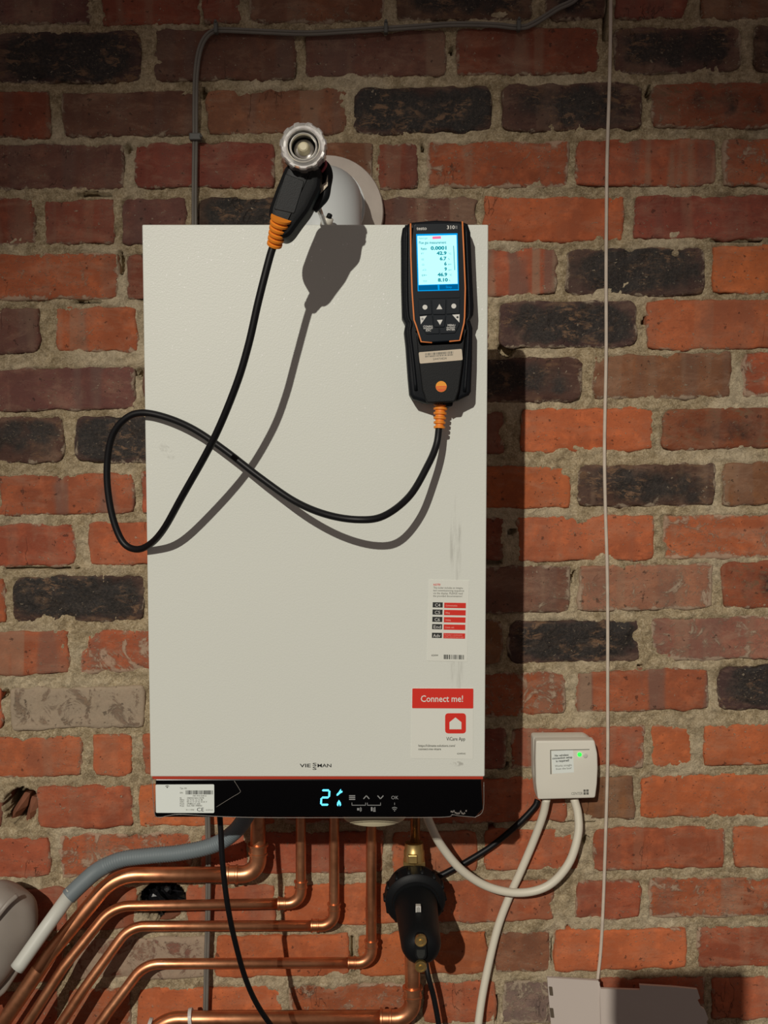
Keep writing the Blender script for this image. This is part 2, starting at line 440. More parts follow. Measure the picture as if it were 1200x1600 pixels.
def letters(name, txt, u, v, capx, Y, m, parent, align='LEFT', rot=0.0, width=None, thick=.00025, spacing=1.0, line=1.0, bold=0.0, shear=0.0):
    """text standing on plane y=Y; (u,v) is the baseline start in pixels, capx the capital height in pixels"""
    cu = bpy.data.curves.new(name, 'FONT'); cu.body = txt; cu.align_x = align; cu.size = 1.0; cu.extrude = 0.0
    cu.space_character = spacing; cu.space_line = line; cu.offset = bold; cu.resolution_u = 2; cu.shear = shear
    ob = bpy.data.objects.new(name, cu); COL.objects.link(ob)
    dg = bpy.context.evaluated_depsgraph_get(); me0 = ob.evaluated_get(dg).to_mesh()
    V = [tuple(x.co) for x in me0.vertices]; Fc = [tuple(p.vertices) for p in me0.polygons]
    ob.evaluated_get(dg).to_mesh_clear(); bpy.data.objects.remove(ob); bpy.data.curves.remove(cu)
    if not V: return None
    s = capx/.70*Y/F
    xs = [p[0] for p in V]; kx = 1.0
    if width: kx = (width*Y/F)/((max(xs)-min(xs))*s)
    P0 = at(u, v, Y); c, sn = math.cos(rot), math.sin(rot)
    W = [Vector((P0.x+(x*s*kx)*c-(y*s)*sn, Y-thick, P0.z+(x*s*kx)*sn+(y*s)*c)) for x, y, z in V]
    return link(name, W, Fc, m, parent, False)

# ------------------------------------------------------------------ brick wall
def vnoise(x, y, scale, seed):
    r = np.random.RandomState(seed); T = r.rand(257, 257)
    X = x*scale; Y = y*scale; xi = np.floor(X).astype(int); yi = np.floor(Y).astype(int)
    fx = X-xi; fy = Y-yi; fx = fx*fx*(3-2*fx); fy = fy*fy*(3-2*fy)
    a = T[xi % 256, yi % 256]; b = T[(xi+1) % 256, yi % 256]; c = T[xi % 256, (yi+1) % 256]; d = T[(xi+1) % 256, (yi+1) % 256]
    return (a*(1-fx)+b*fx)*(1-fy)+(c*(1-fx)+d*fx)*fy - .5
def fbm(x, y, scale, seed, oct=4, g=.55):
    o = 0; am = 1
    for i in range(oct): o = o+vnoise(x, y, scale*2**i, seed+i)*am; am *= g
    return o

# kinds of brick: colour, char, band, lime
KIND = {
 'r': ((.36, .100, .045), .0, .25, .34), 'o': ((.43, .118, .044), .0, .12, .26), 'R': ((.215, .060, .036), .08, .45, .38),
 'p': ((.145, .064, .047), .34, .55, .42), 'b': ((.19, .082, .042), .18, .5, .50), 'd': ((.095, .050, .036), .80, .3, .42),
 'D': ((.072, .042, .034), .98, .1, .34), 'm': ((.24, .070, .032), .60, .35, .40), 'l': ((.27, .12, .072), .05, .5, .88),
 'k': ((.33, .090, .040), .0, .45, .66), 'n': ((.34, .100, .045), .0, .95, .40), 'g': ((.24, .17, .13), .15, .6, .95),
}
ROWS = [
 (-117, -48, -120, -52, [(-30, 190, 'p'), (200, 420, 'R'), (432, 650, 'd'), (665, 880, 'p'), (895, 1110, 'b')]),
 (-35, 41, -40, 32, [(-90, 143, 'p'), (158, 312, 'R'), (317, 375, 'R'), (388, 602, 'b'), (617, 833, 'd'), (855, 946, 'd'), (960, 1075, 'R'), (1095, 1300, 'b')]),
 (50, 130, 42, 116, [(-5, 222, 'D'), (241, 462, 'p'), (476, 697, 'p'), (713, 935, 'R'), (957, 1158, 'd'), (1178, 1400, 'd')]),
 (144, 216, 130, 203, [(-140, 80, 'R'), (97, 305, 'p'), (322, 542, 'b'), (553, 770, 'D'), (783, 1003, 'd'), (1017, 1230, 'm')]),
 (226, 297, 219, 293, [(-20, 195, 'p'), (210, 430, 'R'), (441, 584, 'b'), (590, 655, 'R'), (667, 890, 'k'), (900, 1120, 'n'), (1130, 1350, 'k')]),
 (311, 383, 306, 376, [(-170, 55, 'R'), (70, 180, 'R'), (190, 290, 'p'), (308, 500, 'D'), (515, 745, 'p'), (756, 975, 'o'), (990, 1210, 'R')]),
 (397, 469, 387, 461, [(-40, 185, 'k'), (196, 410, 'R'), (660, 870, 'n'), (883, 1102, 'D'), (1113, 1330, 'o')]),
 (480, 552, 470, 545, [(-160, 62, 'p'), (86, 215, 'k'), (545, 764, 'p'), (778, 997, 'D'), (1010, 1230, 'r')]),
 (575, 642, 553, 625, [(-5, 213, 'p'), (690, 910, 'd'), (927, 1142, 'b'), (1160, 1380, 'k')]),
 (651, 723, 638, 704, [(-120, 100, 'd'), (117, 335, 'D'), (570, 790, 'R'), (813, 1020, 'o'), (1033, 1250, 'm')]),
 (739, 806, 724, 793, [(-5, 209, 'n'), (670, 893, 'o'), (903, 1119, 'd'), (1130, 1350, 'b')]),
 (817, 885, 806, 875, [(-100, 118, 'r'), (138, 350, 'r'), (570, 790, 'R'), (808, 1022, 'r'), (1035, 1250, 'k')]),
 (901, 972, 882, 953, [(-210, 8, 'r'), (18, 227, 'D'), (670, 891, 'p'), (903, 1115, 'l'), (1128, 1340, 'm')]),
 (985, 1053, 965, 1033, [(-110, 108, 'n'), (124, 340, 'k'), (570, 785, 'b'), (793, 1002, 'D'), (1016, 1230, 'l')]),
 (1073, 1138, 1045, 1112, [(-210, 4, 'r'), (16, 225, 'g'), (668, 884, 'k'), (900, 1107, 'n'), (1123, 1340, 'D')]),
 (1150, 1214, 1133, 1200, [(-85, 128, 'r'), (145, 206, 'r'), (222, 430, 'r'), (575, 790, 'R'), (798, 1008, 'k'), (1017, 1082, 'o'), (1098, 1310, 'o')]),
 (1228, 1294, 1213, 1280, [(-150, 3, 'R'), (57, 207, 'r'), (218, 430, 'o'), (665, 885, 'r'), (897, 992, 'b'), (1001, 1230, 'o')]),
 (1305, 1371, 1293, 1358, [(-130, 78, 'r'), (92, 300, 'k'), (312, 385, 'r'), (397, 600, 'r'), (612, 745, 'r'), (758, 905, 'r'), (928, 1133, 'r'), (1146, 1360, 'r')]),
 (1386, 1452, 1372, 1435, [(-110, 105, 'r'), (118, 213, 'r'), (290, 430, 'r'), (442, 640, 'o'), (650, 866, 'r'), (900, 1001, 'r'), (1013, 1240, 'k')]),
 (1466, 1533, 1451, 1515, [(-40, 100, 'r'), (112, 325, 'l'), (336, 547, 'o'), (560, 762, 'o'), (772, 861, 'b'), (866, 1073, 'o'), (1090, 1310, 'k')]),
 (1547, 1614, 1530, 1596, [(-140, 90, 'r'), (105, 205, 'k'), (215, 440, 'o'), (450, 650, 'k'), (660, 776, 'r'), (785, 868, 'g'), (880, 1100, 'r'), (1112, 1330, 'r')]),
 (1628, 1694, 1610, 1676, [(-30, 190, 'r'), (202, 420, 'k'), (432, 650, 'r'), (662, 880, 'R'), (892, 1110, 'r')]),
]
XMIN, XMAX = -260, 1460
rects = []      # (x0,x1,zt0,zb0,zt1,zb1) in wall metres plus kind
bricks = []
for (lt, lb, rt, rb, bl) in ROWS:
    bl = sorted(bl); full = []
    while bl[0][0] > XMIN: w = bl[0][0]-11; bl.insert(0, (w-218, w, random.choice('rRpkn')))
    while bl[-1][1] < XMAX: w = bl[-1][1]+11; bl.append((w, w+218, random.choice('rRkdo')))
    for i, b in enumerate(bl):
        full.append(b)
        if i+1 < len(bl):
            gap = bl[i+1][0]-b[1]
            if gap > 130 and not (b[1] == 213 and bl[i+1][0] == 290):
                n = max(1, round((gap-11)/229)); w = (gap-11)/n
                for k in range(n):
                    full.append((b[1]+11+k*w, b[1]+k*w+w, random.choice('rRpk')))
    sl_t = (rt-lt)/900; sl_b = (rb-lb)/900
    for (x0, x1, k) in full:
        jt = random.uniform(-1.5, 1.5); jb = random.uniform(-1.5, 1.5)
        q = [at(x0, lt+sl_t*(x0-100)+jt, YW), at(x1, lt+sl_t*(x1-100)+jt, YW), at(x1, lb+sl_b*(x1-100)+jb, YW), at(x0, lb+sl_b*(x0-100)+jb, YW)]
        bricks.append((q, k, x0))

HOLES = [(33, 1262, 30, 33), (253, 1408, 38, 34)]          # broken openings in the wall (pixels)
GAPS = [(946, 30, 3.5, 34), (189, 412, 4.5, 16), (218, 584, 6, 9), (150, 304, 26, 2.6), (140, 472, 22, 2.2), (550, 1486, 3.2, 32), (10, 1086, 7, 7),
        (705, 78, 3, 7), (800, 832, 5, 5), (768, 1300, 4, 30), (790, 546, 14, 10), (1150, 376, 40, 1.8), (785, 1195, 9, 8), (60, 888, 60, 1.8),
        (80, 1477, 40, 4), (765, 880, 16, 4), (318, 145, 4, 9), (200, 232, 5, 7), (888, 1455, 3, 10), (915, 1310, 4, 10), (900, 1286, 40, 1.5),
        (777, 1580, 3, 30), (660, 232, 3, 6), (1000, 1043, 3, 4), (1008, 500, 4, 8), (150, 850, 6, 10), (896, 905, 3, 12), (1013, 150, 3, 12), (864, 1484, 1.5, 24)]
def wall_xz(u, v): p = at(u, v, YW); return p.x, p.z

lo = at(XMIN-20, 1700, YW); hi = at(XMAX+20, -125, YW)
res = .0028
gx = np.arange(lo.x, hi.x, res); gz = np.arange(lo.z, hi.z, res)
GX, GZ = np.meshgrid(gx, gz)
sd = np.full(GX.shape, 1.0)
wx = GX+fbm(GX, GZ, 55, 11, 3)*.006; wz = GZ+fbm(GX, GZ, 55, 21, 3)*.006
for (q, k, x0) in bricks:
    i0 = np.searchsorted(gx, q[0].x-.03); i1 = np.searchsorted(gx, q[1].x+.03)
    zb_ = min(q[2].z, q[3].z); zt_ = max(q[0].z, q[1].z)
    j0 = np.searchsorted(gz, zb_-.03); j1 = np.searchsorted(gz, zt_+.03)
    if i1 <= i0 or j1 <= j0: continue
    X = wx[j0:j1, i0:i1]; Z = wz[j0:j1, i0:i1]
    t = (X-q[0].x)/(q[1].x-q[0].x)
    zt = q[0].z+(q[1].z-q[0].z)*t; zb = q[3].z+(q[2].z-q[3].z)*t
    d = np.maximum(np.maximum(q[0].x-X, X-q[1].x), np.maximum(Z-zt, zb-Z))
    sd[j0:j1, i0:i1] = np.minimum(sd[j0:j1, i0:i1], d)
rough = fbm(GX, GZ, 30, 31, 4, .6)*.0048 + fbm(GX, GZ, 180, 41, 3, .7)*.0032
cover = fbm(GX, GZ, 12, 51, 3)                       # where mortar laps over the brick edges
h = .0006 + rough + np.clip(sd, -.004, .004)*-.10
h = np.where(sd < 0, h + sd*(.75-.55*np.clip(cover*2.2, -.6, 1)) - .0005, h)
h = np.where(sd < -.02, -.012, h)
for (u, v, ru, rv) in GAPS:
    cx, cz = wall_xz(u, v); e = ((GX-cx)/(ru/1074))**2+((GZ-cz)/(rv/1074))**2 + fbm(GX, GZ, 90, 61, 2)*1.2
    h = np.where(e < 1, np.minimum(h, -.022), h)
for (u, v, ru, rv) in HOLES:
    cx, cz = wall_xz(u, v); e = ((GX-cx)/(ru/1074))**2+((GZ-cz)/(rv/1074))**2 + fbm(GX, GZ, 30, 71, 3)*.7
    h = np.where(e < 1, -.11+fbm(GX, GZ, 40, 81, 2)*.02, h)
nz_, nx_ = GX.shape
V = np.stack([GX.ravel(), (YW-h).ravel(), GZ.ravel()], 1)
idx = np.arange(nz_*nx_).reshape(nz_, nx_)
quads = np.stack([idx[:-1, :-1].ravel(), idx[:-1, 1:].ravel(), idx[1:, 1:].ravel(), idx[1:, :-1].ravel()], 1)
# the wall beyond the modelled field: four flat strips with procedural brickwork, one step behind
me = bpy.data.meshes.new('wall_back')
worg = np.array([0, YW, 0.0])
ext = []
L_, R_, B_, T_ = -2.2, 2.2, 0.0, 2.7
yb = YW+.001
x0, x1, z0, z1 = gx[0], gx[-1], gz[0], gz[-1]
E_V = [(L_, yb, B_), (R_, yb, B_), (R_, yb, z0), (L_, yb, z0), (L_, yb, z1), (R_, yb, z1), (R_, yb, T_), (L_, yb, T_),
       (x0, yb, z0), (x1, yb, z0), (x0, yb, z1), (x1, yb, z1)]
E_F = [(0, 1, 2, 3), (4, 5, 6, 7), (3, 8, 10, 4), (9, 2, 5, 11)]
n0 = len(V); AV = np.concatenate([V, np.array(E_V)])-worg; AQ = np.concatenate([quads, np.array(E_F)+n0])
me.vertices.add(len(AV)); me.vertices.foreach_set('co', AV.ravel())
me.loops.add(len(AQ)*4); me.loops.foreach_set('vertex_index', AQ.ravel().astype(np.int32))
me.polygons.add(len(AQ)); me.polygons.foreach_set('loop_start', np.arange(0, len(AQ)*4, 4, dtype=np.int32))
me.materials.append(M['mortar']); me.materials.append(M['outer'])
mi = np.zeros(len(AQ), np.int32); mi[-4:] = 1; me.polygons.foreach_set('material_index', mi)
me.polygons.foreach_set('use_smooth', np.ones(len(AQ), bool)); me.update(calc_edges=True); me.validate()
wall = bpy.data.objects.new('wall_back', me); COL.objects.link(wall); wall.location = worg
tag(wall, kind='structure')
fl = Geo().box((-2.2, -2.5, -.05), (2.2, YW, 0)).link('floor', M['floor']); tag(fl, kind='structure')

def make_brick(q, kind, i):
    col, char, band, lime = KIND[kind]
    w = q[1].x-q[0].x; nx = max(10, int(w/.008)+6); nzz = 13
    e_ = [0, .0018/w, .0045/w]; S = np.concatenate([e_, np.linspace(.010/w, 1-.010/w, nx-6), [1-x for x in e_[::-1]]])
    hm = abs(q[0].z-q[3].z); e_ = [0, .0018/hm, .0045/hm]; T = np.concatenate([e_, np.linspace(.010/hm, 1-.010/hm, nzz-6), [1-x for x in e_[::-1]]])
    ss, tt = np.meshgrid(S, T)
    zt = q[0].z+(q[1].z-q[0].z)*ss; zb = q[3].z+(q[2].z-q[3].z)*ss
    X = q[0].x+w*ss; Z = zb+(zt-zb)*tt
    hh = zt-zb
    ed = np.minimum(np.minimum(ss, 1-ss)*w, np.minimum(tt, 1-tt)*hh)
    # rounded corners: pull corner points inward
    cx = np.clip(1-np.minimum(ss, 1-ss)*w/.012, 0, 1); cz = np.clip(1-np.minimum(tt, 1-tt)*hh/.012, 0, 1)
    pull = cx*cz*.0022*(2.0 if kind in 'dDm' else 1.0)
    sgx = np.sign(.5-ss); sgz = np.sign(.5-tt)
    fade = np.clip(1-ed/.01, 0, 1)
    off = i*3.7
    X = X+sgx*pull+fbm(X+off, Z, 45, 5, 3)*.0052*fade; Z = Z+sgz*pull+fbm(X+off+9, Z, 45, 8, 3)*.0052*fade
    rgh = .0030 if kind in 'dDm' else .0016
    H = .0022+random.uniform(-.0012, .0022)+fbm(X+off, Z, 24, 14, 4, .6)*rgh*1.6
    H = H-np.exp(-ed/.0012)*.0030
    tiltx = random.uniform(-.001, .001); H = H+tiltx*(ss-.5)*2
    chip = fbm(X+off, Z, 28, 91, 2); H = np.where((ed < .012) & (chip > .34), H-.004, H)
    for (u, v, ru, rv) in HOLES[1:]:
        pass
    V = list(zip(X.ravel(), (YW-H).ravel(), Z.ravel())); n = nx*nzz
    per = [j for j in range(nx)] + [r*nx+nx-1 for r in range(1, nzz)] + [(nzz-1)*nx+j for j in range(nx-2, -1, -1)] + [r*nx for r in range(nzz-2, 0, -1)]
    V += [(V[j][0], YW+.03, V[j][2]) for j in per]
    Fc = [(r*nx+j, r*nx+j+1, (r+1)*nx+j+1, (r+1)*nx+j) for r in range(nzz-1) for j in range(nx-1)]
    m_ = len(per)
    Fc += [(per[(k+1) % m_], per[k], n+k, n+(k+1) % m_) for k in range(m_)]
    org = (q[0]+q[1]+q[2]+q[3])/4
    V = [(a-org.x, b-org.y, c-org.z) for a, b, c in V]
    me = bpy.data.meshes.new('brick'); me.from_pydata(V, [], Fc); me.materials.append(M['brick'])
    me.polygons.foreach_set('use_smooth', [True]*len(me.polygons))
    o = bpy.data.objects.new('brick', me); COL.objects.link(o); o.parent = wall
    o.location = org-Vector(worg)
    j = random.uniform(.98, 1.30); hj = random.uniform(-.06, .06)
    o.color = (min(1, col[0]*j), min(1, col[1]*j*(1+hj)), min(1, col[2]*j*(1-hj)), 1)
    o['char'] = float(char*random.uniform(.92, 1.08)); o['band'] = float(band*random.uniform(.6, 1.3)); o['lime'] = float(lime*random.uniform(.7, 1.25))
for i, (q, k, x0) in enumerate(bricks): make_brick(q, k, i)

def shard(name, pts, parent, Y, th, m=None):
    """an angular broken piece sitting in an opening: outline in pixels, faceted"""
    P = px(pts, Y); cx = sum(p[0] for p in P)/len(P); cz = sum(p[1] for p in P)/len(P)
    V = [Vector((x, Y+random.uniform(0, .012), z)) for x, z in P] + [Vector((x, Y+th, z)) for x, z in P] + [Vector((cx, Y-.006, cz))]
    n = len(P); Fc = [(i, (i+1) % n, 2*n) for i in range(n)] + [(i, i+n, (i+1) % n+n, (i+1) % n) for i in range(n)]
    return link(name, V, Fc, m or M['shard'], parent, False)
shard('brick_fragment', [(12, 1278), (36, 1240), (44, 1243), (40, 1262), (20, 1290), (8, 1292)], wall, YW+.02, .04)
shard('brick_fragment', [(38, 1290), (46, 1246), (56, 1248), (58, 1265), (46, 1292)], wall, YW+.03, .04)
shard('brick_fragment', [(2, 1252), (10, 1236), (22, 1234), (14, 1256)], wall, YW+.03, .03)
shard('brick_fragment', [(30, 1296), (44, 1286), (50, 1294), (42, 1304)], wall, YW+.01, .04)
shard('brick_fragment', [(248, 1440), (262, 1424), (284, 1424), (280, 1436), (262, 1442)], wall, YW+.01, .04)
bag = Geo(); VV = []; FF = []
for j in range(13):
    for i in range(13):
        a, b = (i/12-.5)*2, (j/12-.5)*2; k = max(abs(a), abs(b))/max(.001, math.hypot(a, b))
        VV.append(at(252+a*k*37+random.uniform(-2, 2), 1408+b*k*31+random.uniform(-2, 2), YW+.028+random.uniform(-.014, .014)))
for j in range(12):
    for i in range(12): q_ = j*13+i; FF += [(q_, q_+1, q_+14), (q_, q_+14, q_+13)]
bag.add((VV, FF))
o = bag.link('crumpled_film', M['bin'], smooth=False); tag(o, 'scrap of black plastic film stuffed into the hole behind the copper pipes', 'plastic film')

# ------------------------------------------------------------------ boiler
zb = at(500, 1277, YF).z; zt = at(500, 351, YF).z
xl, xr = at(222, 351, YF).x, at(763, 351, YF).x
boiler = thing('wall_boiler', (0, (YF+YW)/2, zb), 'white wall-hung boiler with a black glass control strip, fixed to the brick wall', 'boiler')
ROOT['panel'] = Vector(boiler.location)
M['panel'] = panel_material()
zp = at(500, 1213.5, YF).z; zf = at(500, 1216.5, YF).z
g = Geo().add(prism_geo(round_poly([(xl+.020, zp+.002), (xr-.020, zp+.002), (xr-.020, zt-.05), (xl+.020, zt-.05)], .003, 2), YF+.02, YW-.012))
o = g.link('casing', M['casing'], boiler)
g = Geo().add(prism_geo(round_poly([(xl, zp), (xr, zp), (xr, zt), (xl, zt)], .0015, 2), YF, YF+.022, .0012, 2))
front = g.link('front_panel', M['panel'], boiler)
Geo().box((xl+.002, YF+.0008, zf-.001), (xr-.002, YF+.03, zp+.001)).link('red_trim_strip', M['red2'], boiler)
xl2, xr2 = at(239, 1277, YF).x, at(756, 1277, YF).x
chz = .009
V_, F_ = prism_geo([(xl2+.002, zb), (xr2-.010, zb), (xr2-.001, zb+.010), (xr-.004, zf-.001), (xl+.006, zf-.001)], YF+.0005, YF+.05, .0012, 2)
fascia = link('control_fascia', V_, F_, M['black_gloss'], boiler, False)
Geo().box((xl+.012, YF+.05, zb+.004), (xr-.012, YW-.02, zp)).link('underside', M['casing'], boiler)
V_, F_ = revolve([(0, .040), (.01, .046), (.05, .047)], at(585, 1268, YF+.085)-Vector((0, 0, .006)), at(585, 1268, YF+.085)+Vector((0, 0, .1)), 40)
o = link('siphon_cup', V_, F_, M['cream'], boiler); flat_shade_sharp(o)
# film on the glass: bright cut edge along the bottom, a crease and torn bits
tube('film_edge', smooth_pts([at(u, v, YF-.0008) for u, v in ((238, 1216), (241, 1268), (248, 1277), (262, 1274.5), (280, 1272.5), (312, 1274), (350, 1276), (420, 1277.5), (560, 1277.5), (690, 1277), (706, 1273), (716, 1274.5), (738, 1276.5), (744, 1276), (755, 1265), (756, 1222))], 4), .00040, M['film'], fascia, seg=6)
tube('film_crease', smooth_pts([at(u, v, YF-.0006) for u, v in ((366, 1220), (374, 1233), (375, 1238), (362, 1246), (338, 1261))], 4), .0003, M['film'], fascia, seg=6)
g = Geo()
for k in range(12):
    u = 704+k*2.1; v = 1270-abs(6-k)*.2+random.uniform(-3, 2)
    g.add(prism_geo(px([(u, v), (u+random.uniform(1, 2.6), v-random.uniform(0, 1.5)), (u+2.2, v+1.8), (u+.4, v+2.2)], YF-.0006), YF-.0008, YF))
g.link('torn_film', M['film'], fascia)
# display digits and icons
def seg7(segs, u, v, w, hgt, t, Y, parent, m, name, slant=.06):
    g = Geo(); W = w; H = hgt
    S = {'a': (0, 0, W, 0), 'g': (0, H/2, W, H/2), 'd': (0, H, W, H), 'f': (0, 0, 0, H/2), 'b': (W, 0, W, H/2), 'e': (0, H/2, 0, H), 'c': (W, H/2, W, H)}
    for s in segs:
        a, b, c, d = S[s]; L = t*.55
        if b == d: P = [(a+L, b-t/2), (c-L, b-t/2), (c-L*.2, b), (c-L, b+t/2), (a+L, b+t/2), (a+L*.2, b)]
        else: P = [(a-t/2, b+L), (a, b+L*.2), (a+t/2, b+L), (a+t/2, d-L), (a, d-L*.2), (a-t/2, d-L)]
        P = [(u+x+(H-y)*slant, v+y) for x, y in P]
        g.add(prism_geo(px(P, Y-.0006), Y-.0006, Y))
    return g.link(name, m, parent)
seg7('abged', 501.5, 1235, 12, 22.5, 2.9, YF, fascia, M['led'], 'display_digit')
g = Geo()
for P in ([(526, 1241), (529, 1238), (531.5, 1234), (533, 1233), (532.5, 1236), (535, 1236), (535, 1238), (532, 1239.5), (528, 1243), (526, 1243.5)],):
    g.add(prism_geo(px(P, YF-.0006), YF-.0006, YF))
g.link('wrench_icon', M['led'], fascia)
Geo().add(prism_geo(px([(529.5, 1250), (532.5, 1254.5), (533, 1258), (531, 1260), (530.2, 1256.5), (529.2, 1256.5), (528.5, 1260), (526.3, 1258), (526.8, 1254.5)], YF-.0006), YF-.0006, YF)).link('flame_icon', M['led'], fascia)
def bars(name, L, Y, m, parent, th=.0006):
    g = Geo()
    for r in L:
        if not isinstance(r[0], tuple): P = rect(*r)
        else: P = r
        g.add(prism_geo(px(P, Y), Y-th, Y))
    return g.link(name, m, parent)
def stroke(a, b, w):
    ax, ay = a; bx, by = b; L = math.hypot(bx-ax, by-ay); nx, ny = -(by-ay)/L*w/2, (bx-ax)/L*w/2
    return [(ax+nx, ay+ny), (bx+nx, by+ny), (bx-nx, by-ny), (ax-nx, ay-ny), (ax-nx, ay-ny+.001)]
bars('menu_icon', [(545.5, 1242.5, 555, 1244), (545.5, 1245.3, 555, 1246.8), (545.5, 1248.1, 555, 1249.6)], YF, M['icon'], fascia)
bars('arrow_icons', [stroke((568, 1248), (572.5, 1243), 1.4), stroke((572.5, 1243), (577, 1248), 1.4), stroke((590, 1243), (594.5, 1248), 1.4), stroke((594.5, 1248), (599, 1243), 1.4)], YF, M['icon'], fascia)
bars('bracket_lines', [(549.5, 1257.6, 571.5, 1258.4), (549.5, 1254, 550.3, 1258), (570.8, 1254, 571.6, 1258), (573.6, 1257.6, 595, 1258.4), (573.6, 1254, 574.4, 1258), (594.2, 1254, 595, 1258), (616.2, 1254, 616.9, 1257.5)], YF, M['icon'], fascia)
bars('heating_icons', [(558, 1262.5, 561, 1266), (562, 1261, 563, 1268), (564, 1261, 565, 1268), (562, 1261, 565, 1262), (562, 1267, 565, 1268), (579.5, 1261, 582, 1267), (583, 1262, 584, 1268), (584, 1267, 587, 1268), (585, 1261, 586.5, 1267)], YF, M['icon'], fascia)
bars('wireless_icon', [stroke((612.5, 1262.5), (616.5, 1261), .9), stroke((616.5, 1261), (620.5, 1262.5), .9), stroke((613.8, 1264.8), (616.5, 1263.8), .9), stroke((616.5, 1263.8), (619.2, 1264.8), .9), (615.8, 1266, 617.2, 1267.4)], YF, M['icon'], fascia)
letters('lettering', 'OK', 611, 1248.5, 5.6, YF, M['icon'], fascia, thick=.0006)
# maker's lettering
letters('lettering', 'VIE', 468.5, 1198.6, 5.6, YF, M['ink'], front, width=17.5, bold=.012, thick=.0004)
letters('lettering', 'MAN', 495.5, 1198.6, 5.6, YF, M['ink'], front, width=22, bold=.012, thick=.0004)
letters('lettering', 'S', 488, 1196.6, 4.9, YF, M['ink'], front, width=6.4, bold=.012, thick=.0004)
letters('lettering', 'S', 488, 1202.6, 4.9, YF, M['ink'], front, width=6.4, bold=.012, thick=.0004)

# ---- stickers on the boiler
Y1 = YF-.0005
st = plate('red_banner_sticker', [(644, 1075.5), (739.5, 1075.5), (739, 1186), (642.5, 1185)], Y1, .0005, M['sticker'], boiler)
st['label'] = 'white sticker with a red Connect me! banner'
Y2 = Y1-.0003
plate('banner', [(644.3, 1075.7), (739.6, 1076), (739.4, 1107), (644.0, 1106.6)], Y2, .0003, M['red'], st, rnd=.001, rn=2)
letters('lettering', 'Connect me!', 657, 1096.5, 10.4, Y2, M['sticker'], st, width=67, bold=.012)
plate('house_tile', rect(695.5, 1114.5, 728, 1146), Y2, .0003, M['red'], st, rnd=.0042, rn=5)
plate('house_symbol', [(711.7, 1121), (721, 1128.5), (721, 1139.5), (702.3, 1139.5), (702.3, 1128.5)], Y2-.0003, .0003, M['sticker'], st)
letters('lettering', 'ViCare App', 697.3, 1157, 5.8, Y2, M['ink'], st, width=30)
letters('lettering', 'https://climate-solutions.com/', 653.5, 1166.6, 3.6, Y2, M['ink_grey'], st, width=58.5, bold=.01)
letters('lettering', 'connect-me-vicare', 653.5, 1171.8, 3.6, Y2, M['ink_grey'], st, width=36, bold=.01)
letters('lettering', '6244P642', 714, 1178.6, 2.6, Y2, M['ink_grey'], st, width=13.5)

st = plate('note_sticker', [(670.5, 906), (733, 907.5), (730, 1034), (667.5, 1032.5)], Y1, .0005, M['sticker'], boiler)
st['label'] = 'tall white note sticker with five black and red rows'
sk = math.radians(-.6)
letters('lettering', 'NOTE!', 677, 915, 3.2, Y1, M['red'], st, width=11, bold=.015, rot=sk)
for k, (t, w) in enumerate((('This boiler includes an integra-', 47), ('ted commissioning sequence', 48.5), ('via the display. PLEASE read', 46.5), ('the provided documentation!', 46))):
    letters('lettering', t, 677-k*.12, 919.6+k*4.3, 3.1, Y1, M['ink_grey'], st, width=w, rot=sk)
for k, (v, t, ll) in enumerate(((941, 'C4', 'Communication'), (952.3, 'C5', 'Filling'), (963.6, 'C6', 'Venting'), (975, 'End', 'Comm. exit'), (988.6, 'Adv', ''))):
    d = -k*.3
    plate('code_block', [(676.2+d, v), (691.8+d, v+.3), (691.6+d, v+8.3), (676+d, v+8)], Y2, .0003, M['ink'], st)
    plate('red_row', [(694.2+d, v+.6), (728+d, v+1.2), (727.8+d, v+9.4), (694+d, v+8.8)], Y2, .0003, M['red'], st)
    letters('lettering', t, 679.3+d-(1.5 if len(t) > 2 else 0), v+6.8, 5.0, Y2, M['white_ink'], st, width=8.3 if len(t) < 3 else 11.5, rot=sk)
    if ll: letters('lettering', ll, 696.4+d, v+6.3, 2.6, Y2, M['pale_red'], st, width={0: 18, 1: 6.5, 2: 8.5, 3: 14}[k], rot=sk, bold=.015)
    else:
        letters('lettering', 'The boiler is commissioned', 695.6+d, v+4.4, 2.3, Y2, M['pale_red'], st, width=28, rot=sk)
        letters('lettering', 'and the advanced menu is open', 695.6+d, v+7.6, 2.3, Y2, M['pale_red'], st, width=30, rot=sk)
letters('lettering', '6224344', 674, 1025, 2.6, Y1, M['ink_grey'], st, width=10.5, bold=.02)
def barcode(name, u0, v0, u1, v1, Y, parent, m, seed=3, step=1.0, rot=0):
    r = random.Random(seed); L = []; u = u0
    while u < u1:
        w = r.choice((.5, .9, 1.4))*step; sl = (u-u0)*rot
        L.append([(u, v0+sl), (min(u+w, u1), v0+sl), (min(u+w, u1), v1+sl), (u, v1+sl)]); u += w+r.choice((.6, .8, 1.3))*step
    return bars(name, L, Y, m, parent, .0002)
barcode('barcode', 693.5, 1022.8, 726, 1029.8, Y1, st, M['ink'], 5, 1.1, .02)

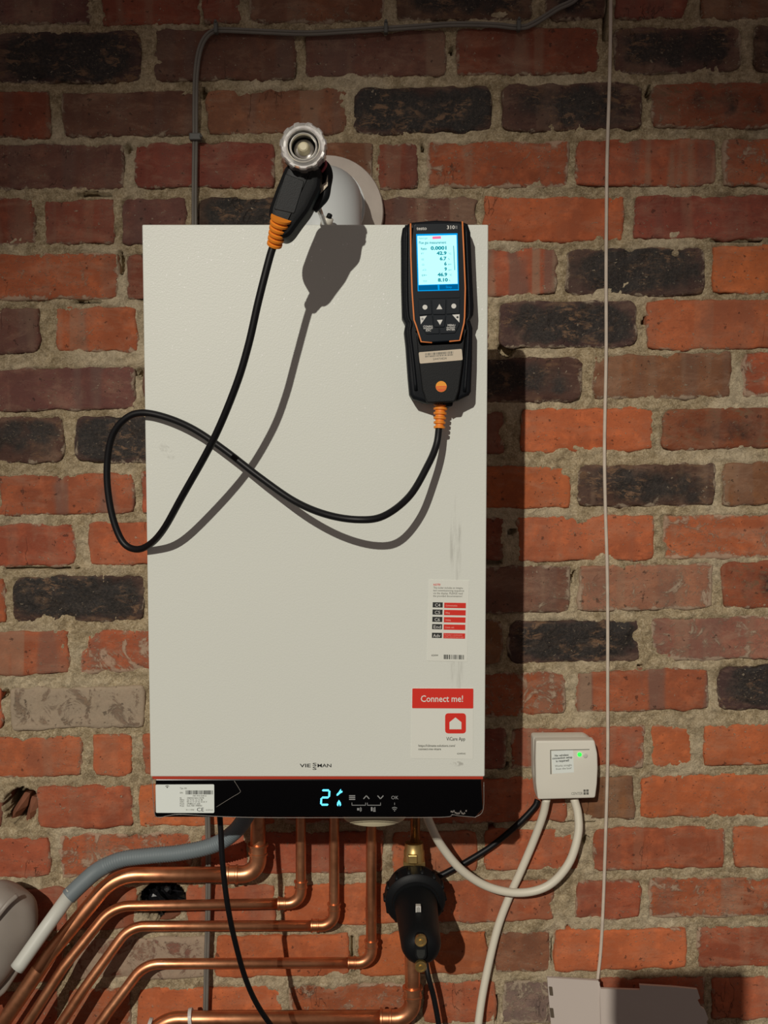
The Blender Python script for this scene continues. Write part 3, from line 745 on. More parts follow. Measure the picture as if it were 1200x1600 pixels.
st = plate('rating_label', [(243, 1226), (334.6, 1225.6), (334.8, 1270.3), (243.6, 1270)], YF-.0002, .0006, M['sticker2'], boiler, rnd=.0015, rn=3)
st['label'] = 'pale data label with a barcode and CE mark on the black strip'
Y3 = YF-.0002
bars('wireless_icon', [stroke((258.3, 1228.5), (261.3, 1227.2), .9), stroke((261.3, 1227.2), (264.3, 1228.5), .9), [(259.5, 1229.5), (261.3, 1228.8), (263.1, 1229.5), (261.3, 1231.6)]], Y3, M['ink_grey'], st, .0002)
barcode('barcode', 290.5, 1235, 332.5, 1241.2, Y3, st, M['ink'], 9, .95)
letters('lettering', 'Typ: A6', 281, 1232.6, 2.5, Y3, M['ink_grey'], st, width=11)
letters('lettering', 'S/N:', 281, 1239.8, 2.6, Y3, M['ink_grey'], st, width=5)
letters('lettering', '7681 4732 6244 62', 301, 1244.4, 2.4, Y3, M['ink_grey'], st, width=22)
for k, (a, b, w) in enumerate((('ID:', '398950 BAU 0278', 27), ('PIN:', '56 73 41 12 13 48', 25), ('SSID:', '00 15 17 CF 35 18 3C F', 32), ('Pwd:', 'nPNMQL12 c3AB', 21), ('Key:', 'Inst-7681 098002', 24))):
    v = 1247.8+k*3.0
    letters('lettering', a, 281, v, 2.2, Y3, M['ink_grey'], st, width=7 if k else 3, bold=.01); letters('lettering', b, 292, v, 2.2, Y3, M['ink_grey'], st, width=w, bold=.01)
letters('lettering', 'CE', 307.3, 1267.6, 6.0, Y3, M['ink'], st, width=11)
letters('lettering', '45-1 / 0700', 290.5, 1266.2, 2.1, Y3, M['ink_grey'], st, width=13)
letters('lettering', '6219756-01', 321.5, 1266.4, 2.1, Y3, M['ink_grey'], st, width=11)

# ------------------------------------------------------------------ flue elbow
ex = at(513, 335, YW).x; ez = at(513, 334, YW).z; er = .050; Yv = YW-.155
flue = thing('flue_elbow', (ex, Yv, zt), 'white flue elbow rising from the boiler top and turning into the wall', 'flue')
Rb = .075; pth = [Vector((ex, Yv, zt-.052)), Vector((ex, Yv, zt))]
ec = Vector((ex, Yv+Rb, ez-Rb))
for k in range(0, 13):
    a = math.pi/2*k/12; pth.append(ec+Vector((0, -math.cos(a)*Rb, math.sin(a)*Rb)))
pth.append(Vector((ex, YW-.03, ez)))
pth = [p for i, p in enumerate(pth) if i < 2 or p.z > zt+.001]
tube('elbow', pth, er, M['flue_white'], flue, seg=40)
V_, F_ = revolve([(0, er+.001), (.0, er+.0035), (.012, er+.0035), (.012, er+.001)], (ex, YW-.062, ez), (ex, YW, ez), 40)
flat_shade_sharp(link('socket_rim', V_, F_, M['flue_white'], flue))
V_, F_ = revolve([(0, er), (.0, .062), (.004, .078), (.009, .0795), (.012, .0795)], (ex, YW-.022, ez), (ex, YW, ez), 48)
flat_shade_sharp(link('wall_rosette', V_, F_, M['rosette'], flue))
a, b = at(511, 346, Yv-er-.012), at(515.5, 335.5, Yv-er-.016)
V_, F_ = revolve([(-.001, .0028), (0, .0034), ((b-a).length, .0034), ((b-a).length+.001, .0026)], a, b, 14)
link('port_cap', V_, F_, M['black'], flue)
V_, F_ = revolve([(0, .0075), (.010, .0075), (.011, .006)], at(509, 353, Yv-er-.008), at(511, 345, Yv-er-.010), 16)
link('test_port', V_, F_, M['white_plastic'], flue)

# ------------------------------------------------------------------ flue gas probe with its lead
GP = .125
probe = thing('flue_gas_probe', at(455, 320, YF-GP), 'black flue probe with a clear ring, its black lead looping across the boiler', 'probe')
A_ = at(468, 262, YF-GP-.004); B_ = at(441, 372, YF-GP+.004)
ax = (B_-A_).normalized(); L_ab = (B_-A_).length
side = ax.cross(Vector((0, 1, 0))).normalized(); fwd = Vector((0, -1, 0))
def loft(secs, n=20, power=2.6):
    """secs: (t, half width, half depth, sideways shift); rounded-box sections along ax"""
    V, Fc = [], []
    for i, (t, w, d, sx_) in enumerate(secs):
        c = A_+ax*(t*L_ab)+side*sx_
        for k in range(n):
            a = 2*math.pi*k/n; ca, sa = math.cos(a), math.sin(a)
            V.append(c+side*(math.copysign(abs(ca)**(2/power), ca)*w)+fwd*(math.copysign(abs(sa)**(2/power), sa)*d))
        if i:
            for k in range(n):
                a0 = (i-1)*n+k; a1 = (i-1)*n+(k+1) % n; Fc.append((a0, a1, a1+n, a0+n))
    Fc.append(tuple(range(n-1, -1, -1))); Fc.append(tuple((len(secs)-1)*n+k for k in range(n)))
    return V, Fc
sgn = 1 if side.x < 0 else -1      # +sgn*side is image-left
V_, F_ = prism_geo(round_poly(px([(447, 260), (470, 250), (497, 256), (504, 272), (502, 296), (489, 322), (484, 332), (468, 353), (456, 370), (446, 376), (436, 373), (424, 356), (420, 343), (420.5, 328), (432, 296)], YF-GP-.010), .004, 3), YF-GP-.020, YF-GP+.018, .009, 3)
o = link('grip', V_, F_, M['black'], probe); flat_shade_sharp(o, 25)
# raised flat pad on the grip
plate('grip_pad', [(446, 271), (476, 283), (460, 334), (428, 327)], YF-GP-.0206, .002, M['black'], probe, bev=.0008, rnd=.002)
# hand guard on the right with a pale sticker and a pinkish trim
tube('guard', smooth_pts([at(u, v, YF-GP+.004) for u, v in ((500, 256), (508, 262), (511.5, 274), (509, 290), (506, 306), (498, 316), (488, 326))], 5), .0062, M['black'], probe, seg=10)
plate('guard_sticker', [(509, 285), (512, 273), (512, 290), (505, 298), (497, 305), (499, 292)], YF-GP-.004, .001, M['tag'], probe)
tube('trim_line', smooth_pts([at(u, v, YF-GP-.004) for u, v in ((508, 251), (509, 258), (506, 264), (502, 269))], 4), .0016, M['pink'], probe, seg=8)
# clear ring facing the camera
rc = at(474, 229, YF-.158); rdir = (CAM-rc).normalized(); rdir = (rdir+Vector((-.05, 0, .22))).normalized()
def ringgeo(r0, r1, d0, d1, n=60, notch=0.0, lobes=12):
    n1 = rdir.cross(Vector((0, 0, 1))).normalized(); n2 = n1.cross(rdir).normalized(); V, Fc = [], []
    prof = [(r0, d0), (r0, d1), (r0+.0012, d1+.0016), ((r0+r1)/2, d1-.0012), (r1-.0014, d1+.001), (r1, d1-.001), (r1, d0)]
    for k in range(n):
        a = 2*math.pi*k/n; q = 1-(notch if (k*lobes*2//n) % 2 else 0)
        for (r, d) in prof:
            rr = r*q if r > (r0+r1)/2 else r
            V.append(rc+(n1*math.cos(a)+n2*math.sin(a))*rr+rdir*d)
    m_ = len(prof)
    for k in range(n):
        k2 = (k+1) % n
        for j in range(m_): Fc.append((k*m_+j, k*m_+(j+1) % m_, k2*m_+(j+1) % m_, k2*m_+j))
    return V, Fc
V_, F_ = ringgeo(.0160, .0243, -.016, .004, 96, .05, 11); o = link('clear_ring', V_, F_, M['acrylic'], probe, False)
V_, F_ = ringgeo(.0125, .0145, -.016, .000, 48); link('inner_ring', V_, F_, M['acrylic'], probe)
V_, F_ = revolve([(0, .0235), (.004, .023), (.030, .019)], rc-rdir*.0175, rc-rdir*.06, 32); link('ring_seat', V_, F_, M['black'], probe)
V_, F_ = revolve([(0, .0068), (.010, .0068), (.012, .0055), (.018, .0050), (.0195, .0035)], rc-rdir*.019, rc+rdir*.05, 24); flat_shade_sharp(link('filter_plug', V_, F_, M['cream'], probe))
V_, F_ = revolve([(0, .0105), (.004, .0105), (.005, .009)], rc-rdir*.0185, rc+rdir*.05, 32); flat_shade_sharp(link('plug_seat', V_, F_, M['steel'], probe))
tube('steel_tube', [at(493, 312, YF-GP+.02), at(508, 352, Yv-er-.010)], .0030, M['steel'], probe, seg=12)

def boot(name, p0, p1, parent, r0=.0125, r1=.0085):
    prof = []; L = (p1-p0).length; n = 11
    for k in range(n):
        t0 = k/n; r = r0+(r1-r0)*t0
        if k % 2 == 0: prof += [(L*t0, r), (L*(t0+.85/n), r-.0002)]
        else: prof += [(L*(t0+.05/n), r-.0022), (L*(t0+.75/n), r-.0022)]
    V, Fc = revolve(prof, p0, p1, 20); o = link(name, V, Fc, M['orange'], parent); flat_shade_sharp(o)
    return o
boot('strain_relief', at(439.5, 340, YF-GP-.020), at(428.5, 384, YF-GP-.003), probe, .0112, .0080)
boot('strain_relief', at(688.5, 630, YF-.024), at(686.5, 670, YF-.027), probe, .0085, .0066)
LEAD = [(430, 378, .129), (422, 400, .129), (404, 470, .128), (388, 540, .124), (368, 605, .117), (333, 688, .10), (285, 775, .072), (255, 828, .045), (232, 852, .018), (210, 858, .004), (190, 844, -.002),
        (174, 800, -.004), (167, 740, -.004), (174, 685, .0), (195, 655, .006), (222, 645, .010), (262, 653, .016), (305, 672, .026), (352, 704, .036), (405, 745, .046), (460, 783, .060), (510, 804, .078),
        (560, 812, .088), (600, 806, .082), (640, 775, .062), (668, 728, .042), (682, 695, .030), (686.5, 664, .027)]
tube('lead', smooth_pts([at(u, v, YF-g_) for u, v, g_ in LEAD], 7), .0041, M['rubber'], probe, seg=14)

# ------------------------------------------------------------------ handheld analyser
YH = YF-.044
hs = thing('gas_analyser', at(690, 628, YF-.02), 'black handheld analyser with a glowing cyan screen, stuck to the boiler front', 'analyser')
OUT = [(641, 347), (680, 343.5), (720, 345), (731, 349), (735.5, 362), (738, 420), (741, 480), (740, 492), (735, 500), (739, 512), (738.5, 560), (736.5, 612), (733, 618), (715, 627), (696, 631.5), (668, 631.5), (645, 624), (640, 617), (637.5, 590), (634, 540), (631.5, 518), (633.5, 506), (628.5, 496), (627, 440), (626.8, 370), (629, 356)]
BK = [(u+(690-u)*.06, v+(500-v)*.015) for u, v in OUT]
V_, F_ = prism_geo(px(OUT, YH+.009), YH+.009, YF-.001, .005, 3); o = link('rubber_boot', V_, F_, M['boot'], hs)
flat_shade_sharp(o, 50)
# ribs of the boot on either side
for P in ([(635.5, 352), (635, 440), (637, 492), (642, 505), (640.5, 520), (645, 560), (650, 610)], [(728, 352), (732, 440), (733.5, 490), (729, 503), (731.5, 520), (729, 570), (726, 612)]):
    tube('boot_rib', smooth_pts([at(u, v, YH+.0085) for u, v in P], 5), .0020, M['boot'], hs, seg=8)
plate('upper_shell', [(646, 349), (723, 348), (728, 420), (729, 470), (727, 508), (718.5, 533), (658, 536.5), (648, 508), (643.5, 455), (641, 400)], YH, .012, M['face'], hs, bev=.0016, rnd=.004)
plate('lower_shell', [(650, 515), (658, 538), (720, 535), (728, 510), (723, 570), (717, 612), (711, 628), (667, 630), (660, 610), (654, 560)], YH+.002, .012, M['black'], hs, bev=.0016, rnd=.002)
for P in ([(641.5, 349), (642, 400), (644, 455), (647, 500), (650, 508), (658, 534), (675, 535.5)], [(722.5, 346), (725, 400), (727, 450), (726, 495), (725, 505), (718.5, 532), (702, 533.5)]):
    tube('orange_line', [at(u, v, YH-.0003) for u, v in P], .0009, M['orange_line'], hs, seg=8)
plate('lens', [(649, 351), (716, 349), (719, 465), (653.5, 467)], YH-.0008, .001, M['face'], hs, rnd=.002)
YS = YH-.0009
scr = plate('screen_frame', [(650.2, 365.8), (714.8, 364.4), (717, 453.6), (652.8, 455)], YS, .0004, M['screen_rim'], hs)
plate('screen', [(652, 368.6), (713.2, 367.2), (715, 443.2), (654.3, 445)], YS-.0003, .0003, M['screen'], scr)
plate('softkey_bar', [(653.8, 446.2), (683.6, 445.2), (684.5, 452.8), (654.2, 453.6)], YS-.0003, .0003, M['screen_bar'], scr)
plate('softkey_bar', [(686.5, 445.2), (715.8, 444.2), (716, 452), (686.7, 452.8)], YS-.0003, .0003, M['screen_bar'], scr)
YT = YS-.0004; rt_ = math.radians(1.0)
plate('status_mark', [(675.5, 369.6), (689, 369), (689.2, 373), (675.8, 373.6)], YT, .0002, M['screen_red'], scr)
letters('lettering', 'Stop', 696.5, 450.2, 3.6, YT, M['screen_rim'], scr, width=9, rot=rt_)
letters('lettering', 'Natural gas', 654.3, 373.6, 2.8, YT, M['screen_ink'], scr, width=13, rot=rt_)
letters('lettering', 'Flue gas measurement', 654.3, 381.4, 4.2, YT, M['screen_ink'], scr, width=42, rot=rt_, bold=.015)
letters('lettering', 'Ratio', 657.5, 390.6, 3.6, YT, M['screen_ink'], scr, width=9, rot=rt_, bold=.02)
for (t, u, v, s, w) in (('0.0001', 673, 390.4, 5.2, 24.5), ('42.9', 682.5, 398.2, 5, 15.5), ('6.7', 687.2, 406.6, 5, 10.5), ('6', 694, 414.6, 5, 4), ('9', 694.5, 423, 5, 4), ('46.9', 684, 431.6, 5, 15), ('8.10', 684.3, 440, 5, 15.5)):
    letters('lettering', t, u, v, s, YT, M['screen_ink'], scr, width=w, rot=rt_, bold=.045)
for (t, u, v) in (('°C', 700, 397.8), ('%', 700, 406), ('ppm', 700, 414), ('ppm', 700.4, 422.6), ('°C', 700.8, 431), ('%', 701, 439.6)):
    letters('lettering', t, u, v, 2.6, YT, M['screen_ink'], scr, width=5 if len(t) > 1 else 2.6, rot=rt_)
for (t, u, v) in (('FT', 658, 397.8), ('O2', 658.4, 406.8), ('CO', 659, 415), ('uCO', 660, 423.2), ('Eff+', 659, 431.6), ('CO2', 661, 440.6)):
    letters('lettering', t, u, v, 2.7, YT, M['screen_ink'], scr, width=1.9*len(t), rot=rt_)
bars('scroll_bar', [[(708.2, 384), (709.2, 384), (711, 422), (710, 422)]], YT, M['screen_ink'], scr, .0002)
letters('lettering', 'testo', 651, 359.5, 5.2, YH-.0008, M['white_ink'], hs, width=15.5, rot=rt_, bold=.012)
letters('lettering', '310', 698, 358, 5.4, YH-.0008, M['white_ink'], hs, width=12, rot=rt_, bold=.02)
letters('lettering', 'II', 711.2, 357.7, 5.0, YH-.0008, M['icon'], hs, width=2.6, rot=rt_)
KEYS = [[(653.5, 469), (673.5, 468), (675, 491), (655, 492.5)], [(675, 468), (697, 467.4), (696, 491.3), (676.5, 491.3)], [(698.5, 467.3), (718.5, 467), (718, 490), (697.5, 491)],
        [(655.3, 494), (675.4, 492.8), (677.4, 511.5), (686, 512.6), (686.5, 521.5), (666, 522), (657.5, 510)], [(676.8, 492.8), (696.2, 492.6), (694.5, 511), (678.8, 511.2)],
        [(697.6, 492.4), (717.8, 491.2), (717.5, 508), (711, 520.4), (688, 521.5), (687.6, 512.4), (695.8, 511.4)]]
keys = [plate('key', P, YH-.0012, .002, M['key'], hs, bev=.0005, rnd=.0008, rn=2) for P in KEYS]
YK = YH-.0013
def disc(name, u, v, r, Y, m, parent, th=.0003, n=24):
    return plate(name, [(u+r*math.cos(2*math.pi*k/n), v+r*math.sin(2*math.pi*k/n)) for k in range(n)], Y, th, m, parent)
disc('round_symbol', 664, 480, 3.8, YK, M['white_ink'], keys[0]); disc('round_symbol', 709, 478.2, 3.8, YK, M['white_ink'], keys[2])
plate('up_arrow', [(682, 483.3), (691.2, 483), (686.6, 475)], YK, .0003, M['white_ink'], keys[1])
plate('down_arrow', [(682.8, 500), (691.6, 499.6), (687.6, 507.8)], YK, .0003, M['white_ink'], keys[4])
plate('corner_mark', [(656.2, 494.5), (667, 493.4), (657.6, 506.8)], YK, .0003, M['white_ink'], keys[3])
plate('corner_mark', [(706.6, 491.7), (718, 491), (717.8, 504)], YK, .0003, M['white_ink'], keys[5])
disc('ring_symbol', 660, 498.2, 1.9, YK-.0002, M['icon'], keys[3], .0002); disc('ring_symbol', 714.8, 495.6, 1.7, YK-.0002, M['ink'], keys[5], .0002)
letters('lettering', 'CONFIG', 661.2, 512, 3.3, YK, M['white_ink'], keys[3], width=14.6, bold=.015); letters('lettering', 'ESC', 665.3, 517.6, 3.1, YK, M['white_ink'], keys[3], width=7.8, bold=.015)
letters('lettering', 'MENU', 699.2, 510, 3.3, YK, M['white_ink'], keys[5], width=11.6, bold=.015); letters('lettering', 'ENTER', 697.6, 516.3, 3.2, YK, M['white_ink'], keys[5], width=13, bold=.015)
bars('divider', [(661.5, 513, 676, 513.8)], YK, M['white_ink'], keys[3], .0002); bars('divider', [(697.6, 511.2, 711, 512)], YK, M['white_ink'], keys[5], .0002)
YL = YH+.0014
tg = plate('asset_tag', [(654, 550.5), (721.5, 545.2), (723, 562.5), (656, 568.2)], YL, .001, M['tag'], hs, rnd=.0015, rn=3)
tg['label'] = 'worn beige barcode label'
for (v0, v1, sd_) in ((551.2, 554.8, 2), (555.6, 557.6, 6)): barcode('barcode', 664.5, v0+.6, 708, v1+.6, YL, tg, M['ink_grey'], sd_, 1.05, -.07)
letters('lettering', '24473824', 676.5, 562.6, 3.0, YL, M['ink_grey'], tg, width=21, rot=math.radians(4))
bd = disc('round_badge', 689.4, 604, 8.6, YH+.0012, M['badge'], hs, .002, 36)
plate('badge_band', [(681.2, 603.5), (697.6, 603), (697.2, 607), (695, 610), (691, 612.2), (686.5, 611.8), (683.4, 609.5), (681.6, 606.6)], YH+.001, .0003, M['badge_red'], bd)
letters('lettering', 'testo', 683.2, 607.6, 3.8, YH+.0009, M['badge'], bd, width=13, bold=.01)
Geo().add(revolve([(0, .0085), (.008, .0085)], at(689, 622, YF-.024), at(688.6, 632, YF-.024), 20)).link('socket', M['black'], hs)
Geo().add(prism_geo(px([(694, 630), (707, 628), (706, 634), (699, 638)], YF-.018), YF-.03, YF-.012)).link('latch', M['black'], hs)

# ------------------------------------------------------------------ wireless receiver
YB = YW-.052
rx = thing('wireless_receiver', at(888, 1249, YB+.03), 'small white receiver box with a green light, on the bricks right of the boiler', 'receiver box')
P = px([(829, 1143.5), (911, 1143), (921, 1150), (926, 1175), (926, 1200), (922, 1234), (834, 1236), (829.5, 1200)], YW)
V_, F_ = prism_geo(round_poly(P, .004, 3), YB+.020, YW-.004, .002, 2); flat_shade_sharp(link('back_box', V_, F_, M['white_plastic'], rx), 40)
P = px([(837.2, 1157.6), (929, 1156.8), (933.5, 1178), (934.2, 1200), (933, 1225), (930.2, 1247), (840.5, 1249.5), (837.4, 1225), (836.6, 1190)], YB)
V_, F_ = prism_geo(round_poly(P, .003, 3), YB, YB+.018, .0022, 3); cov = link('cover', V_, F_, M['white_plastic'], rx); flat_shade_sharp(cov, 40)
bars('window_rim', [[(859.8, 1171.6), (921, 1170.4), (921, 1171.4), (860.8, 1172.6)], [(859.6, 1172), (860.8, 1172), (861.6, 1209.6), (860, 1209.6)]], YB, M['ink_grey'], rx, .0004)
lb = plate('notice_label', [(861.4, 1173.6), (895.5, 1171.6), (896.8, 1206.8), (863.2, 1209)], YB-.0003, .0003, M['sticker2'], rx)
for k, (t, w, u) in enumerate((('No wireless', 22, 866.6), ('connection setup', 32, 862.8), ('is required!', 21, 868.6))):
    letters('lettering', t, u, 1182.2+k*4.3, 3.3, YB-.0004, M['ink'], lb, width=w, rot=math.radians(4), bold=.02)
for k, (t, w, u) in enumerate((('Works straight', 27, 867.2), ('from the box!', 25, 868.6))):
    letters('lettering', t, u, 1198.4+k*4.6, 3.3, YB-.0004, M['ink_grey'], lb, width=w, rot=math.radians(4))
V_, F_ = revolve([(0, .0030), (.001, .0030), (.0018, .0015)], at(905.5, 1178.8, YB), at(905.5, 1178.8, YB)-Vector((0, .01, 0)), 16); link('green_light', V_, F_, M['green'], rx)
V_, F_ = revolve([(0, .0033), (.0008, .0033), (.001, .0026)], at(914.6, 1180.6, YB), at(914.6, 1180.6, YB)-Vector((0, .01, 0)), 16); link('reset_button', V_, F_, M['tie'], rx)
letters('lettering', 'CENTER', 892.6, 1242, 4.4, YB, M['ink_grey'], rx, width=18, rot=math.radians(1))
bars('logo_squares', [(911.6, 1233.6, 915, 1237), (916, 1233.4, 919.6, 1236.9), (911.7, 1238, 915.1, 1241.6), (916.1, 1237.9, 919.7, 1241.5)], YB, M['ink_grey'], rx, .0004)

# ------------------------------------------------------------------ cables
def cable(name, pts, r, m, label, cat='cable', n=8, seg=12, sx=1.0):
    o = tube(name, smooth_pts([at(u, v, YW-h_) for u, v, h_ in pts], n), r, m, seg=seg, sx=sx); return tag(o, label, cat)
cable('white_cable', [(664, 1266, .10), (673, 1290, .085), (690, 1322, .07), (722, 1360, .058), (764, 1386, .048), (812, 1395, .045), (856, 1384, .045), (888, 1350, .045), (903, 1305, .04), (903, 1272, .034), (897, 1248, .030)], .0062, M['cord_white'],
      'thick white cable looping from under the boiler up into the receiver box')
cable('white_cable', [(854, 1248, .034), (848, 1275, .027), (832, 1318, .018), (812, 1365, .014), (797, 1398, .013), (779, 1445, .014), (765, 1500, .018), (753, 1560, .024), (745, 1620, .03), (738, 1680, .03)], .0060, M['cord_white'],
      'thick white cable hanging straight down from the receiver box past the frame bottom')
cable('black_cable', [(840, 1250, .012), (834, 1262, .013), (806, 1291, .015), (768, 1322, .014), (728, 1347, .014), (700, 1362, .014), (672, 1377, .016), (655, 1395, .018)], .0046, M['rubber'],
      'black cable running from the receiver box down behind the black filter')
cable('black_cable', [(343, 1268, .235), (345, 1300, .235), (348, 1350, .235), (355, 1410, .23), (367, 1470, .215), (384, 1530, .195), (405, 1575, .175), (440, 1625, .15)], .0037, M['rubber'],
      'thin black cable hanging in front of the copper pipes on the left')
cable('black_cable', [(661, 1470, .03), (668, 1520, .05), (678, 1560, .05), (686, 1605, .05), (690, 1650, .05)], .0040, M['rubber'],
      'thin black cable hanging below the black filter')
cable('bell_wire', [(953, -300, .008), (953, -60, .008), (954, 20, .008), (952.5, 120, .007), (948.5, 250, .007), (947.5, 340, .006), (947, 430, .006), (947, 560, .006), (944.5, 690, .006), (945.5, 780, .006), (948.5, 880, .006), (949.5, 960, .006), (949.5, 1080, .006),
      (949.5, 1180, .006), (947, 1280, .006), (943, 1400, .006), (939, 1480, .007), (934, 1530, .010), (930, 1580, .014)], .0025, M['cord_pale'], 'thin pale wire running straight down the wall at the right', 'wire')
gc = thing('clipped_cable', at(305, 350, YW), 'flat grey twin cable clipped along the top of the wall and down behind the boiler', 'cable')
GP_ = [(950, -300, .010), (925, -60, .010), (903, -6, .010), (870, 14, .0105), (835, 36, .0105), (812, 43, .0105), (770, 39, .0105), (705, 38, .0105), (650, 42, .0105), (604, 45, .0105), (540, 49, .0105), (480, 52, .0105), (420, 50, .0105), (350, 47, .0105), (333, 49, .0105), (320, 60, .0105), (311, 82, .0105), (306, 120, .0105),
       (305, 170, .0105), (305, 215, .0105), (304, 290, .0105), (304, 380, .0105), (306, 600, .0105), (312, 900, .0105), (320, 1180, .017), (325, 1300, .017), (325, 1420, .017), (323, 1500, .017), (321, 1600, .017), (320, 1680, .017)]
path = smooth_pts([at(u, v, YW-h_) for u, v, h_ in GP_], 6)
g = Geo()
for s_ in (-1, 1):
    pp = []
    for i, p in enumerate(path):
        t = (path[min(i+1, len(path)-1)]-path[max(i-1, 0)]).normalized(); n_ = t.cross(Vector((0, 1, 0))).normalized(); pp.append(p+n_*.0019*s_)
    g.add(tube_geo(pp, .0023, 8))
g.link('sheath', M['cord_grey'], gc, smooth=True)
for (u, v, vert) in ((338, 45, 0), (603, 45, 0), (810, 41, 0), (306, 215, 1)):
    c = at(u, v, YW-.009); w, h_ = (.0028, .0080) if not vert else (.0085, .0050)
    k = Geo().add(prism_geo(round_poly([(c.x-w, c.z-h_), (c.x+w, c.z-h_), (c.x+w, c.z+h_), (c.x-w, c.z+h_)], .002, 3), YW-.0175, YW-.0065, .0015, 2)).link('cable_clip', M['clip'], gc)
    V_, F_ = revolve([(0, .0022), (.0015, .002)], (c.x+(.0 if not vert else .009), YW-.0175, c.z+(.008 if not vert else 0)), (c.x, YW-.03, c.z+(.008 if not vert else 0)), 10)
    link('nail', V_, F_, M['clip'], k)

# ------------------------------------------------------------------ copper pipes
def arc_path(p, q, r, R, n=8):
    """corner at q between p and r, radius R"""
    a = (p-q).normalized(); b = (r-q).normalized(); ang = a.angle(b); d = R/math.tan(ang/2)
    s = q+a*d; e = q+b*d; out = []
    c = q+(a+b).normalized()*(R/math.sin(ang/2))
    for k in range(n+1):
        t = k/n; w0 = (s-c).normalized(); w1 = (e-c).normalized(); om = w0.angle(w1)
        out.append(c+(w0*math.sin((1-t)*om)+w1*math.sin(t*om))*(R/math.sin(om)))
    return out
def copper_run(ptop, pend_fit, corner, lefts, r, label, bendR=.055, m='copper', elbow_r=.020):
    base = corner
    t = thing('copper_pipe', corner, label, 'pipe', )
    arc = arc_path(ptop, corner, lefts[0], elbow_r)
    flat_shade_sharp(tube('riser', [ptop, arc[0]], r, M[m], t, seg=24), 60)
    # horizontal run with one swept bend
    run = [arc[-1]]
    if len(lefts) > 1:
        ba = arc_path(arc[-1], lefts[0], lefts[1], bendR, 14); run += ba
        for k, q in enumerate(lefts[1:]): run.append(q)
    else: run.append(lefts[0])
    full = [run[0]]
    for q in run[1:]:
        if (q-full[-1]).length > .0005: full.append(q)
    tube('run', full, r, M[m], t, seg=24)
    # elbow fitting: larger bend with beaded sockets
    d0 = (ptop-arc[0]).normalized(); d1 = (lefts[0]-arc[-1]).normalized(); sl = r*1.95
    pe = [arc[0]+d0*sl, arc[0]+d0*sl*.86, arc[0]+d0*sl*.82, arc[0]+d0*sl*.42, arc[0]+d0*sl*.38] + arc + [arc[-1]+d1*sl*.38, arc[-1]+d1*sl*.42, arc[-1]+d1*sl*.82, arc[-1]+d1*sl*.86, arc[-1]+d1*sl]
    R_ = [r*1.34, r*1.34, r*1.15, r*1.15, r*1.27] + [r*1.12]*len(arc) + [r*1.27, r*1.15, r*1.15, r*1.34, r*1.34]
    pe.insert(5, arc[0]+d0*sl*.26); R_.insert(5, r*1.27); pe.insert(6, arc[0]+d0*sl*.22); R_.insert(6, r*1.12); pe.insert(-5, arc[-1]+d1*sl*.22); R_.insert(-5, r*1.12); pe.insert(-5, arc[-1]+d1*sl*.26); R_.insert(-5, r*1.27)
    o = tube('elbow_fitting', pe, r, M['copper'], t, seg=28, radii=R_); flat_shade_sharp(o, 50)
    return t
def W(u, v, h_): return at(u, v, YW-h_)
copper_run(W(404, 1195, .034), None, W(403, 1366, .034), [W(180, 1367, .040), W(78, 1490, .062), W(-160, 1840, .095)], .0112, 'thick copper pipe, topmost of the bent pipes under the boiler, beneath the grey hose', .07, elbow_r=.024)
copper_run(W(470, 1195, .030), None, W(470, 1411, .030), [W(176, 1416, .036), W(100, 1510, .056), W(-105, 1828, .09)], .0076, 'thin copper pipe, second from the top, crossing the hole in the bricks', .055, elbow_r=.019)
copper_run(W(522, 1195, .030), None, W(522, 1446, .030), [W(203, 1447, .036), W(132, 1544, .054), W(-52, 1823, .085)], .0076, 'thin copper pipe, third from the top of the bent pipes', .045, elbow_r=.019)
copper_run(W(580, 1195, .030), None, W(580, 1504, .030), [W(226, 1506, .036), W(170, 1580, .050), W(0, 1820, .08)], .0078, 'thin copper pipe, fourth from the top, with the longest upright', .045, elbow_r=.019)
cp = copper_run(W(644, 1480, .045), None, W(645, 1591, .045), [W(262, 1592, .045), W(205, 1640, .05), W(170, 1700, .055)], .0112, 'thick copper pipe along the bottom edge, elbowed up to the black filter', .05, elbow_r=.026)
for (u, v, a_) in ((298, 1590, .2), (232, 1604, -.5)):
    V_, F_ = revolve([(0, .0128), (0, .0143), (.005, .0143), (.005, .0128)], W(u-2, v+1, .045), W(u+4, v+1-a_*3, .045), 28)
    o = link('cable_tie', V_, F_, M['tie'], cp, False)
# grey corrugated hose and its white pipe
cd = thing('condensate_drain', W(103, 1396, .08), 'grey corrugated hose from the boiler sleeved over a white plastic pipe', 'drain hose')
pth = smooth_pts([W(396, 1250, .15), W(384, 1276, .13), W(366, 1300, .11), W(335, 1320, .10), (W(285, 1332, .095)), W(235, 1337, .09), W(190, 1343, .085), W(156, 1358, .08), W(131, 1378, .085), W(106, 1402, .092)], 16)
Lc = 0; R_ = []
for i, p in enumerate(pth):
    if i: Lc += (p-pth[i-1]).length
pn = []; acc = 0; stp = .00125
cum = [0]
for i in range(1, len(pth)): cum.append(cum[-1]+(pth[i]-pth[i-1]).length)
k = 0; s_ = 0
while s_ < cum[-1]:
    while cum[k+1] < s_: k += 1
    t = (s_-cum[k])/(cum[k+1]-cum[k]); pn.append(pth[k].lerp(pth[k+1], t)); s_ += stp
smooth_from = int(len(pn)*.80)
R_ = [(.0108 + (.0006*(1 if i % 3 else -1) if i < smooth_from else .0009)) for i in range(len(pn))]
tube('hose', pn, .011, M['hose'], cd, seg=22, radii=R_)
tube('drain_pipe', [W(112, 1394, .091), W(70, 1452, .108), W(32, 1506, .122), W(26, 1514, .124)], .0100, M['pvc'], cd, seg=24)

